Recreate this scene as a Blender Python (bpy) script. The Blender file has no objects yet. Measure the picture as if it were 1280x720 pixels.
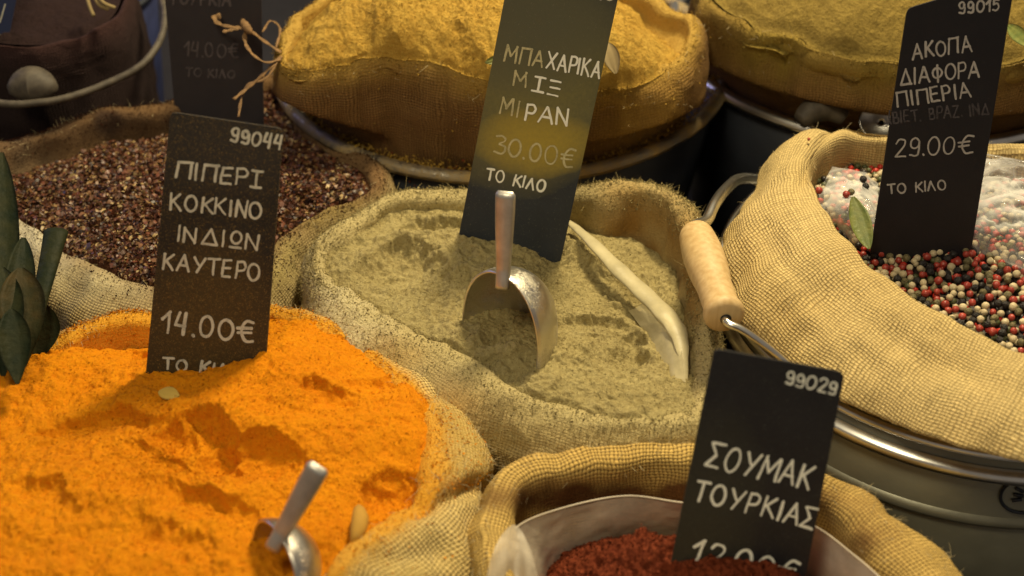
import bpy, math, random
import numpy as np
from mathutils import Vector, Matrix

random.seed(7); RNG = np.random.default_rng(11)
scene = bpy.context.scene
COL = scene.collection
R_ = math.radians

# ------------------------------------------------------------------ camera
PITCH = R_(37); CAMP = np.array([0.0, -math.cos(PITCH), math.sin(PITCH)])
FPX = 50/36*1280
FWD = np.array([0, math.cos(PITCH), -math.sin(PITCH)]); UPV = np.array([0, math.sin(PITCH), math.cos(PITCH)])
cam = bpy.data.cameras.new('camera'); cam.lens = 50; cam.clip_start = 0.01; cam.clip_end = 50
cam.dof.use_dof = True; cam.dof.focus_distance = 0.97; cam.dof.aperture_fstop = 5.0
camo = bpy.data.objects.new('camera', cam); COL.objects.link(camo)
camo.location = CAMP; camo.rotation_euler = (math.pi/2 - PITCH, 0, 0)
scene.camera = camo

# ------------------------------------------------------------------ world, lamps, exposure
w = bpy.data.worlds.new('World'); scene.world = w; w.use_nodes = True
w.node_tree.nodes['Background'].inputs[0].default_value = (0.62, 0.54, 0.46, 1)
w.node_tree.nodes['Background'].inputs[1].default_value = 0.20
def area(name, loc, target, size, power, colour):
    l = bpy.data.lights.new(name, 'AREA'); l.shape = 'DISK'; l.size = size; l.energy = power; l.color = colour
    o = bpy.data.objects.new(name, l); COL.objects.link(o); o.location = loc
    o.rotation_euler = (Vector(target) - Vector(loc)).to_track_quat('-Z', 'Y').to_euler()
area('stall_lamp', (0.28, 0.46, 1.15), (0.0, -0.02, 0), 0.24, 17.5, (1.0, 0.83, 0.50))
area('front_fill', (-0.30, -0.75, 1.35), (0.0, -0.10, 0), 0.35, 6.5, (1.0, 0.86, 0.56))  # unseen warm fill added to lighten surfaces facing the camera
area('street_glow', (-1.3, 0.9, 0.6), (-0.3, 0.2, 0), 0.5, 1.6, (0.45, 0.45, 1.0))
scene.view_settings.view_transform = 'Standard'; scene.view_settings.look = 'None'
scene.view_settings.exposure = 0.46; scene.view_settings.gamma = 1
scene.cycles.use_denoising = True
scene.cycles.max_bounces = 6; scene.cycles.diffuse_bounces = 3

# ------------------------------------------------------------------ maths helpers
def ray(px, py):
    px = np.asarray(px, float); py = np.asarray(py, float)
    return (FWD + np.multiply.outer((px-640)/FPX, np.array([1., 0, 0])) + np.multiply.outer((360-py)/FPX, UPV))
def P(px, py, z=0.0):
    d = ray(px, py); t = (z - CAMP[2]) / d[..., 2]
    return CAMP + d * t[..., None] if np.ndim(t) else CAMP + d * t
def onplane(px, py, p0, n):
    d = ray(px, py); t = np.dot(p0 - CAMP, n) / (d @ n)
    return CAMP + d * (t[..., None] if np.ndim(t) else t)
def proj(p):
    v = np.asarray(p) - CAMP; z = v @ FWD
    return 640 + FPX*v[..., 0]/z, 360 - FPX*(v @ UPV)/z
def smooth(a, b, x):
    t = np.clip((x-a)/(b-a), 0, 1); return t*t*(3-2*t)
def _hash(ix, iy, iz):
    h = (ix*374761393 + iy*668265263 + iz*2147483647*3 + 974634777) & 0xFFFFFFFF
    h = ((h ^ (h >> 13))*1274126177) & 0xFFFFFFFF
    h = ((h ^ (h >> 16))*2246822519) & 0xFFFFFFFF
    return ((h ^ (h >> 15)) & 0xFFFFFF) / float(0xFFFFFF) * 2 - 1
def noise(p, f=1.0, seed=0):
    p = np.asarray(p, float)*f + seed*17.31
    i = np.floor(p).astype(np.int64); u = p - i; u = u*u*(3-2*u); out = 0
    for a in (0, 1):
        for b in (0, 1):
            for c in (0, 1):
                wt = (u[..., 0] if a else 1-u[..., 0])*(u[..., 1] if b else 1-u[..., 1])*(u[..., 2] if c else 1-u[..., 2])
                out = out + wt*_hash(i[..., 0]+a, i[..., 1]+b, i[..., 2]+c)
    return out
def fbm(p, f, n=4, seed=0, g=0.5):
    o = 0; a = 1
    for k in range(n): o = o + a*noise(p, f*2.03**k, seed+k); a *= g
    return o
def ridged(p, f, n=4, seed=0):
    o = 0; a = 1
    for k in range(n): o = o + a*(1-np.abs(noise(p, f*2.1**k, seed+k))*2); a *= 0.5
    return o/2
def cr_closed(c, n):
    """Catmull-Rom through closed control rows, n samples spread by chord length"""
    c = np.asarray(c, float); m = len(c); fine = []
    for i in range(m):
        p0, p1, p2, p3 = c[i-1], c[i], c[(i+1) % m], c[(i+2) % m]
        for t in np.linspace(0, 1, 24, endpoint=False):
            fine.append(0.5*((2*p1)+(-p0+p2)*t+(2*p0-5*p1+4*p2-p3)*t*t+(-p0+3*p1-3*p2+p3)*t**3))
    fine = np.array(fine); nxt = np.roll(fine, -1, 0)
    s = np.concatenate([[0], np.cumsum(np.linalg.norm((nxt-fine)[:, :3], axis=1))])
    q = np.linspace(0, s[-1], n, endpoint=False); f2 = np.vstack([fine, fine[:1]])
    return np.stack([np.interp(q, s, f2[:, k]) for k in range(c.shape[1])], 1), s[-1]
def cr_open(c, n):
    c = np.asarray(c, float); c = np.vstack([2*c[0]-c[1], c, 2*c[-1]-c[-2]]); out = []
    m = len(c)-3
    for q in np.linspace(0, m-1e-9, n):
        i = int(q); t = q-i; p0, p1, p2, p3 = c[i:i+4]
        out.append(0.5*((2*p1)+(-p0+p2)*t+(2*p0-5*p1+4*p2-p3)*t*t+(-p0+3*p1-3*p2+p3)*t**3))
    return np.array(out)
def tps(pts, vals, lam=1e-6):
    pts = np.asarray(pts, float); n = len(pts)
    def U(r2): return r2*np.log(r2+1e-12)
    d2 = ((pts[:, None]-pts[None])**2).sum(-1)
    A = np.zeros((n+3, n+3)); A[:n, :n] = U(d2)+lam*np.eye(n); A[:n, n] = 1; A[:n, n+1:] = pts; A[n:, :n] = A[:n, n:].T
    s = np.linalg.solve(A, np.concatenate([vals, [0, 0, 0]]))
    def f(q):
        sh = q.shape[:-1]; q = q.reshape(-1, 2)
        o = s[n] + q @ s[n+1:]
        for k in range(n): o = o + s[k]*U(((q-pts[k])**2).sum(-1))
        return o.reshape(sh)
    return f
def inside(poly, q):
    x, y = q[..., 0], q[..., 1]; r = np.zeros(x.shape, bool)
    for (x0, y0), (x1, y1) in zip(poly, np.roll(poly, -1, 0)):
        if y0 == y1: continue
        c = ((y0 > y) != (y1 > y)) & (x < (x1-x0)*(y-y0)/(y1-y0)+x0); r ^= c
    return r

# ------------------------------------------------------------------ object helpers
def tag(o, label=None, cat=None, group=None, kind=None):
    for k, v in (('label', label), ('category', cat), ('group', group), ('kind', kind)):
        if v: o[k] = v
    return o
def empty(name, loc, label=None, cat=None, group=None):
    o = bpy.data.objects.new(name, None); COL.objects.link(o); o.location = tuple(loc); o.empty_display_size = 0.02
    return tag(o, label, cat, group)
def obj(name, verts, faces, m, parent=None, flat=False, uv=None, colour=None, mats=None):
    me = bpy.data.meshes.new(name)
    off = np.array(parent.location) if parent is not None else np.zeros(3)
    verts = np.asarray(verts, float) - off
    if isinstance(faces, np.ndarray):
        nf, k = faces.shape
        me.vertices.add(len(verts)); me.vertices.foreach_set('co', verts.ravel())
        me.loops.add(nf*k); me.loops.foreach_set('vertex_index', faces.ravel().astype(np.int32))
        me.polygons.add(nf); me.polygons.foreach_set('loop_start', np.arange(0, nf*k, k, dtype=np.int32))
        me.update(calc_edges=True)
    else:
        me.from_pydata([tuple(v) for v in verts], [], [tuple(int(i) for i in f) for f in faces])
    if uv is not None:
        l = me.uv_layers.new(name='weave'); li = np.empty(len(me.loops), np.int32); me.loops.foreach_get('vertex_index', li)
        l.data.foreach_set('uv', np.asarray(uv, float)[li].ravel())
    if colour is not None:
        a = me.color_attributes.new('tint', 'FLOAT_COLOR', 'POINT'); a.data.foreach_set('color', np.asarray(colour, np.float32).ravel())
    me.materials.append(m)
    if not flat: me.polygons.foreach_set('use_smooth', np.ones(len(me.polygons), bool))
    me.validate(); me.update()
    o = bpy.data.objects.new(name, me); COL.objects.link(o)
    if parent is not None: o.parent = parent
    return o
class MB:
    def __init__(s): s.v = []; s.f = []
    def add(s, v, f):
        b = len(s.v); s.v += [tuple(map(float, q)) for q in v]; s.f += [tuple(i+b for i in g) for g in f]
    def tube(s, pts, rad, n=10, cap=True, flat=1.0, upv=(0, 0, 1)):
        pts = np.asarray(pts, float); m = len(pts); rad = np.broadcast_to(rad, (m,)); v = []; f = []
        t = np.gradient(pts, axis=0); t /= np.linalg.norm(t, axis=1)[:, None]+1e-12
        a = np.cross(t[0], np.array(upv, float));
        if np.linalg.norm(a) < 1e-3: a = np.cross(t[0], [1, 0, 0])
        for i in range(m):
            a = a - t[i]*np.dot(a, t[i]); a /= np.linalg.norm(a); b = np.cross(t[i], a)
            for k in range(n):
                q = 2*math.pi*k/n; v.append(pts[i]+rad[i]*(a*math.cos(q)+b*math.sin(q)*flat))
        for i in range(m-1):
            for k in range(n): f.append((i*n+k, i*n+(k+1) % n, (i+1)*n+(k+1) % n, (i+1)*n+k))
        if cap: f += [tuple(range(n))[::-1], tuple((m-1)*n+k for k in range(n))]
        s.add(v, f)
    def lathe(s, prof, c, n=96, axis=None):
        v = []; f = []; m = len(prof)
        for i in range(n):
            a = 2*math.pi*i/n
            for r, z in prof: v.append((c[0]+r*math.cos(a), c[1]+r*math.sin(a), c[2]+z))
        for i in range(n):
            for k in range(m-1): f.append((i*m+k, ((i+1) % n)*m+k, ((i+1) % n)*m+k+1, i*m+k+1))
        s.add(v, f)
    def build(s, name, m, parent=None, flat=False): return obj(name, s.v, s.f, m, parent, flat)
def grid_faces(nu, nv, closed_u):
    i = np.arange(nu if closed_u else nu-1)[:, None]; k = np.arange(nv-1)[None]
    a = i*nv+k; b = ((i+1) % nu)*nv+k
    return np.stack([a, b, b+1, a+1], -1).reshape(-1, 4)

# ------------------------------------------------------------------ node helpers
class X:
    nt = None
    def __init__(s, k): s.k = k
    def _b(s, o, op, r=False):
        n = X.nt.nodes.new('ShaderNodeMath'); n.operation = op
        for i, q in enumerate((o, s) if r else (s, o)):
            if isinstance(q, X): X.nt.links.new(q.k, n.inputs[i])
            elif q is not None: n.inputs[i].default_value = q
        return X(n.outputs[0])
    def __add__(s, o): return s._b(o, 'ADD')
    def __sub__(s, o): return s._b(o, 'SUBTRACT')
    def __rsub__(s, o): return s._b(o, 'SUBTRACT', True)
    def __mul__(s, o): return s._b(o, 'MULTIPLY')
    __radd__ = __add__; __rmul__ = __mul__
    def __pow__(s, o): return s._b(o, 'POWER')
    def f(s, op, o=None): return s._b(o, op)
    def clamp(s):
        r = s._b(0.0, 'MAXIMUM'); return r._b(1.0, 'MINIMUM')
def new_mat(name):
    m = bpy.data.materials.new(name); m.use_nodes = True; nt = m.node_tree; X.nt = nt
    return m, nt, nt.nodes['Principled BSDF']
def coords(nt): return nt.nodes.new('ShaderNodeTexCoord').outputs['Object']
def nz(nt, vec, scale, detail=3, rough=0.55, col=False):
    n = nt.nodes.new('ShaderNodeTexNoise'); n.inputs['Scale'].default_value = scale; n.inputs['Detail'].default_value = detail
    n.inputs['Roughness'].default_value = rough
    if vec is not None: nt.links.new(vec, n.inputs['Vector'])
    return n.outputs['Color'] if col else X(n.outputs['Fac'])
def mix(nt, fac, a, b, mode='MIX'):
    n = nt.nodes.new('ShaderNodeMix'); n.data_type = 'RGBA'; n.blend_type = mode
    for i, q in ((0, fac), (6, a), (7, b)):
        if isinstance(q, X): nt.links.new(q.k, n.inputs[i])
        elif isinstance(q, bpy.types.NodeSocket): nt.links.new(q, n.inputs[i])
        elif i == 0: n.inputs[0].default_value = q
        else: n.inputs[i].default_value = (*q[:3], 1)
    return n.outputs[2]
def bump(nt, bs, h, dist, strength=1.0, prev=None):
    n = nt.nodes.new('ShaderNodeBump'); n.inputs['Distance'].default_value = dist; n.inputs['Strength'].default_value = strength
    nt.links.new(h.k, n.inputs['Height'])
    if prev: nt.links.new(prev, n.inputs['Normal'])
    nt.links.new(n.outputs[0], bs.inputs['Normal']); return n.outputs[0]
def setp(bs, **k):
    names = dict(rough='Roughness', metal='Metallic', spec='Specular IOR Level', trans='Transmission Weight', alpha='Alpha', sss='Subsurface Weight', coat='Coat Weight', sheen='Sheen Weight')
    for a, b in k.items(): bs.inputs[names[a]].default_value = b
def simple(name, c, rough=0.7, metal=0, var=0.25, scale=60, bmp=0.0, bscale=400, c2=None, **k):
    m, nt, bs = new_mat(name); v = coords(nt)
    n = nz(nt, v, scale, 4)
    c2 = c2 or tuple(q*(1-var) for q in c)
    nt.links.new(mix(nt, ((n-0.35)*3.0).clamp(), c2, c), bs.inputs['Base Color'])
    setp(bs, rough=rough, metal=metal, **k)
    if bmp: bump(nt, bs, nz(nt, v, bscale, 4), bmp)
    return m

def burlap_mat(name, base, pitch=0.0024, gap=0.50, bd=0.0007, dustscale=55, soft=1.0, holes=0.6):
    m, nt, bs = new_mat(name); v = coords(nt)
    uvn = nt.nodes.new('ShaderNodeUVMap'); uvn.uv_map = 'weave'
    sp = nt.nodes.new('ShaderNodeSeparateXYZ'); nt.links.new(uvn.outputs[0], sp.inputs[0])
    wob1 = nz(nt, v, 70, 2); wob2 = nz(nt, v, 55, 2, 0.5)
    wob3 = nz(nt, v, 24, 2); wob4 = nz(nt, v, 19, 2, .45)
    U = X(sp.outputs[0])*(1/pitch) + (wob1-0.5)*1.8 + (wob3-0.5)*4.0; V = X(sp.outputs[1])*(1/pitch) + (wob2-0.5)*1.8 + (wob4-0.5)*4.0
    a = (U*math.pi).f('SINE').f('ABSOLUTE'); b = (V*math.pi).f('SINE').f('ABSOLUTE')
    par = (U.f('FLOOR')+V.f('FLOOR')).f('PINGPONG', 1.0)
    h1 = (a**0.35)*b; h2 = a*(b**0.35)
    h = h1*par + h2*(1-par)
    # slubs: yarns of uneven weight
    comb = nt.nodes.new('ShaderNodeCombineXYZ'); nt.links.new(U.f('FLOOR').k, comb.inputs[0]); nt.links.new((V*0.08).k, comb.inputs[1])
    s1 = nz(nt, comb.outputs[0], 0.9, 2)
    comb2 = nt.nodes.new('ShaderNodeCombineXYZ'); nt.links.new(V.f('FLOOR').k, comb2.inputs[0]); nt.links.new((U*0.08).k, comb2.inputs[1])
    s2 = nz(nt, comb2.outputs[0], 0.9, 2)
    slub = s1*par + s2*(1-par)
    at = nt.nodes.new('ShaderNodeAttribute'); at.attribute_name = 'tint'
    dn = nz(nt, v, dustscale, 5, 0.65); dn2 = nz(nt, v, 900, 3, 0.7)
    amt = (X(at.outputs['Alpha'])*1.5 + (dn-0.5)*1.3*X(at.outputs['Alpha']) + (dn2-0.5)*1.4*X(at.outputs['Alpha']) - 0.12).clamp()
    thr = mix(nt, ((slub-0.3)*2.2).clamp(), tuple(q*0.72 for q in base), tuple(min(1, q*1.18) for q in base))
    cg = mix(nt, ((h*1.6)*soft + (1-soft)).clamp(), tuple(q*gap*k for q, k in zip(base, (1, .9, .75))), thr)
    big = nz(nt, v, 9, 3)
    cg = mix(nt, ((big-0.4)*2).clamp(), cg, mix(nt, 1.0, cg, (0.86, 0.80, 0.70), 'MULTIPLY'))
    hole = ((1-a)*(1-b)*4.2-0.55 + (slub-0.5)*1.2).clamp()*(1-amt*0.8)*holes
    cg = mix(nt, hole, cg, (0.035, 0.022, 0.010))
    dcol = mix(nt, ((dn2-0.4)*3).clamp(), mix(nt, 1.0, at.outputs['Color'], (0.80, 0.76, 0.68), 'MULTIPLY'), at.outputs['Color'])
    nt.links.new(mix(nt, amt*0.94, cg, dcol), bs.inputs['Base Color'])
    setp(bs, rough=0.9, spec=0.15)
    dn3 = nz(nt, v, 420, 4, 0.7)
    hh = h*(1-amt*0.7) + (slub-0.5)*0.5 + dn2*amt*1.1 + dn3*amt*2.6
    bump(nt, bs, hh, bd)
    return m
def powder_mat(name, c_lo, c_mid, c_hi, grain=1500, bd=0.0009, spec=0.1, speck=None, sss=0.0, gl=260):
    m, nt, bs = new_mat(name); v = coords(nt)
    n1 = nz(nt, v, 28, 5, 0.6); n2 = nz(nt, v, gl, 5, 0.75); n3 = nz(nt, v, grain, 3, 0.7)
    vo = nt.nodes.new('ShaderNodeTexVoronoi'); vo.inputs['Scale'].default_value = 430; nt.links.new(v, vo.inputs['Vector']); vd = X(vo.outputs['Distance'])
    c = mix(nt, ((n1*0.5+n2*0.9-0.45)*2.4).clamp(), c_lo, c_mid)
    c = mix(nt, ((n3-0.55)*4).clamp(), c, c_hi)
    if speck:
        n4 = nz(nt, v, grain*0.55, 1, 0.5); c = mix(nt, ((n4-0.66)*12).clamp(), c, speck)
    nt.links.new(c, bs.inputs['Base Color']); setp(bs, rough=0.95, spec=spec)
    bump(nt, bs, n2*1.3+n3*0.8-vd*0.55, bd*1.5)
    return m

M = {}
M['burlap'] = burlap_mat('burlap_clean', (0.63, 0.48, 0.215), 0.00225, gap=.62, bd=.0006, holes=.18)
M['burlap_open'] = burlap_mat('burlap_loose_weave', (0.68, 0.52, 0.22), 0.0024, gap=.5, bd=.0008, holes=1.0)
M['burlap_dusty'] = burlap_mat('burlap_dusty', (0.48, 0.38, 0.19), 0.0022, gap=0.55)
M['burlap_gold'] = burlap_mat('burlap_golden', (0.66, 0.455, 0.145), 0.0024, gap=0.58, bd=0.0007, holes=.7)
M['burlap_brown'] = burlap_mat('burlap_brown', (0.24, 0.135, 0.05), 0.0022, gap=0.6)
M['burlap_dark'] = burlap_mat('burlap_purple_brown', (0.035, 0.022, 0.024), 0.0022)
M['orange'] = powder_mat('orange_spice', (0.66, 0.19, 0.004), (0.80, 0.295, 0.006), (0.88, 0.40, 0.025), bd=.0008)
M['green'] = powder_mat('grey_green_spice', (0.26, 0.20, 0.08), (0.49, 0.405, 0.185), (0.69, 0.595, 0.32), speck=(0.16, 0.12, 0.05))
M['yellow'] = powder_mat('yellow_spice', (0.40, 0.22, 0.035), (0.58, 0.37, 0.075), (0.66, 0.46, 0.12))
M['olive'] = powder_mat('yellow_green_spice', (0.17, 0.115, 0.03), (0.31, 0.22, 0.055), (0.40, 0.30, 0.09))
M['sumac'] = powder_mat('dark_red_spice', (0.13, 0.022, 0.010), (0.27, 0.060, 0.024), (0.40, 0.12, 0.05), grain=1100, bd=0.0012)
M['flakebed'] = powder_mat('chili_flake_bed', (0.05, 0.018, 0.010), (0.10, 0.04, 0.02), (0.2, 0.09, 0.04), grain=900, bd=0.002)
def vcol_mat(name, rough=0.45, spec=0.4, bd=0.0002, sc=900):
    m, nt, bs = new_mat(name); at = nt.nodes.new('ShaderNodeAttribute'); at.attribute_name = 'tint'; v = coords(nt)
    n = nz(nt, v, 500, 2); nt.links.new(mix(nt, n*0.6, at.outputs['Color'], mix(nt, 1.0, at.outputs['Color'], (0.6, 0.55, 0.5), 'MULTIPLY')), bs.inputs['Base Color'])
    setp(bs, rough=rough, spec=spec); bump(nt, bs, nz(nt, v, sc, 3), bd); return m
M['flake'] = vcol_mat('chili_flake', 0.42, 0.5)
M['fibre'] = simple('jute_fibre', (0.55, 0.45, 0.25), 0.9)
M['fibre_dust'] = simple('dusty_jute_fibre', (0.50, 0.40, 0.17), 0.95)
M['alu'] = simple('brushed_aluminium', (0.62, 0.60, 0.56), 0.30, 1.0, var=0.25, scale=90, bmp=0.0001, bscale=700)
def dusty_metal(name, metalc, dustc, amt, rough=0.33):
    m, nt, bs = new_mat(name); v = coords(nt); n = nz(nt, v, 45, 6, 0.7); n2 = nz(nt, v, 900, 3, 0.7)
    f = ((n*0.7+n2*0.4-0.62+amt)*5).clamp()
    nt.links.new(mix(nt, f, metalc, dustc), bs.inputs['Base Color'])
    nt.links.new(((1-f)*1.0).k, bs.inputs['Metallic']); nt.links.new((f*0.5+rough).k, bs.inputs['Roughness'])
    bump(nt, bs, n2*f, 0.0004); return m
M['alu_handle'] = simple('worn_aluminium_handle', (0.66, 0.63, 0.58), 0.42, 0.8, var=0.3, scale=70, bmp=0.00015, bscale=500)
M['alu_dusty'] = dusty_metal('aluminium_with_powder', (0.72, 0.69, 0.62), (0.42, 0.35, 0.16), 0.05)
M['alu_orange'] = dusty_metal('aluminium_with_orange_powder', (0.62, 0.58, 0.52), (0.62, 0.30, 0.05), 0.02)
M['steel'] = simple('bright_steel_wire', (0.82, 0.80, 0.74), 0.30, 1.0, var=0.15)
M['tub'] = simple('galvanised_bucket', (0.33, 0.32, 0.24), 0.42, 0.45, var=0.35, scale=14, bmp=0.0003, bscale=60)
M['tub_dark'] = simple('dark_painted_bucket', (0.035, 0.040, 0.055), 0.45, 0.2, var=0.3, scale=20)
M['rim_dusty'] = dusty_metal('tub_rim_with_powder', (0.30, 0.27, 0.22), (0.48, 0.32, 0.10), 0.16, 0.4)
M['blue'] = simple('blue_metal', (0.03, 0.04, 0.12), 0.4, 0.3)
def wood_mat():
    m, nt, bs = new_mat('pale_wood'); v = coords(nt)
    mp = nt.nodes.new('ShaderNodeMapping'); mp.inputs['Scale'].default_value = (1, 1, 0.12); nt.links.new(v, mp.inputs[0])
    n = nz(nt, mp.outputs[0], 260, 4); nb = nz(nt, v, 40, 3)
    c = mix(nt, ((n-0.35)*2.5).clamp(), (0.50, 0.33, 0.14), (0.66, 0.48, 0.24))
    c = mix(nt, ((nb-0.55)*2.5).clamp(), c, (0.50, 0.38, 0.20)); nt.links.new(c, bs.inputs['Base Color'])
    setp(bs, rough=0.55); bump(nt, bs, n, 0.0002); return m
M['wood'] = wood_mat()
M['wood_dark'] = simple('worn_wood', (0.10, 0.082, 0.06), 0.65, c2=(0.05, 0.04, 0.03), scale=130)
M['straw'] = simple('raffia', (0.25, 0.14, 0.055), 0.85, scale=200, var=.5)
M['straw_pale'] = simple('dry_stem', (0.26, 0.19, 0.08), 0.8)
M['leaf'] = simple('green_leaf', (0.09, 0.13, 0.03), 0.45, c2=(0.19, 0.20, 0.05), scale=120, bmp=.0006, bscale=300)
M['leaf_dark'] = simple('dark_bay_leaf', (0.010, 0.016, 0.008), 0.6, c2=(0.024, 0.026, 0.010), scale=70, bmp=.001, bscale=180, spec=.12)
M['leaf_brown'] = simple('brown_bay_leaf', (0.055, 0.038, 0.013), 0.6, c2=(0.02, 0.022, 0.009), scale=60, bmp=.001, bscale=180, spec=.12)
M['pod'] = simple('orange_dusted_pod', (0.50, 0.27, 0.035), 0.85)
M['chip'] = simple('dry_leaf_chip', (0.55, 0.36, 0.06), 0.7)
def plastic(name, tint, alpha, rough=0.18, white=0.0):
    m, nt, bs = new_mat(name); v = coords(nt); n = nz(nt, v, 35, 4, 0.6)
    nt.links.new(mix(nt, ((n-0.35)*2.5).clamp(), tuple(q*0.8 for q in tint), tint), bs.inputs['Base Color'])
    setp(bs, rough=rough, spec=0.6, trans=white); bs.inputs['IOR'].default_value = 1.3
    nt.links.new(((n-0.5)*0.5+alpha).clamp().k, bs.inputs['Alpha'])
    bump(nt, bs, nz(nt, v, 120, 4), 0.0006); return m
M['bag'] = plastic('clear_plastic_bag', (0.88, 0.87, 0.84), 0.2, 0.06)
_nt = M['bag'].node_tree; X.nt = _nt; _lw = _nt.nodes.new('ShaderNodeLayerWeight'); _lw.inputs[0].default_value = .5
_a = (X(_lw.outputs['Facing'])**1.6)*0.75 + 0.09
_nt.links.new(_a.clamp().k, _nt.nodes['Principled BSDF'].inputs['Alpha'])
M['liner'] = plastic('milky_plastic_liner', (0.80, 0.70, 0.55), 0.66, 0.25)
M['rollbag'] = plastic('dusty_plastic', (0.56, 0.49, 0.29), 0.93, 0.4)
M['dustfilm'] = plastic('powdery_film', (0.62, 0.54, 0.32), 0.62, 0.4)
M['table'] = simple('dark_table', (0.02, 0.018, 0.022), 0.8)
def chalk(name, c, keep):
    m, nt, bs = new_mat(name); v = coords(nt); n = nz(nt, v, 1800, 2, 0.6); n2 = nz(nt, v, 160, 3)
    f = ((n*0.8+n2*0.6-0.7+keep)*3).clamp()
    nt.links.new(mix(nt, f, tuple(q*0.45 for q in c), c), bs.inputs['Base Color']); setp(bs, rough=0.8, spec=0.1); return m
M['ink'] = chalk('chalk_bright', (0.90, 0.90, 0.80), 0.5)
M['ink_mid'] = chalk('chalk_worn', (0.60, 0.58, 0.48), 0.3)
M['ink_dim'] = chalk('chalk_dim', (0.42, 0.39, 0.37), 0.3)
M['ink_faint'] = chalk('chalk_faint', (0.10, 0.088, 0.095), 0.15)
M['ink_far'] = chalk('chalk_far', (0.125, 0.105, 0.11), 0.2)
M['ink_yel'] = chalk('chalk_yellowed', (0.62, 0.56, 0.32), 0.25)
def slate(name, base, speck, speckamt, dust=None, band=None):
    """card: black board with powder specks; band = list of (centre v, half width, colour, amount) of dust smears and painted sheen along the card"""
    m, nt, bs = new_mat(name); v = coords(nt); n = nz(nt, v, 60, 4); n2 = nz(nt, v, 1500, 2, 0.6); n3 = nz(nt, v, 420, 3, .7)
    c = mix(nt, n, tuple(q*0.75 for q in base), tuple(q*1.3 for q in base))
    uvn = nt.nodes.new('ShaderNodeUVMap'); uvn.uv_map = 'weave'
    sp = nt.nodes.new('ShaderNodeSeparateXYZ'); nt.links.new(uvn.outputs[0], sp.inputs[0])
    vv = X(sp.outputs[1]); uu = X(sp.outputs[0])
    for (cu, cv, hu, hv, colr, a) in (band or []):
        du = (uu-cu)*(1/hu); dv = (vv-cv+(nz(nt, v, 25, 3)-0.5)*0.09)*(1/hv)
        g = (1-(du*du+dv*dv)).clamp(); g = g.f('POWER', 0.7)*a*((n3-0.5)*0.7+1)
        c = mix(nt, g.clamp(), c, colr)
    c = mix(nt, ((n2+n3*0.35-0.88+speckamt)*9).clamp(), c, speck)
    nt.links.new(c, bs.inputs['Base Color']); setp(bs, rough=0.48, spec=0.35); bump(nt, bs, n2, 0.00008); return m

# ------------------------------------------------------------------ the table
v = [(-3, -2, -0.26), (3, -2, -0.26), (3, 4, -0.26), (-3, 4, -0.26)]
tag(obj('table_top', v, [(0, 1, 2, 3)], M['table'], flat=True), kind='structure')

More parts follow.
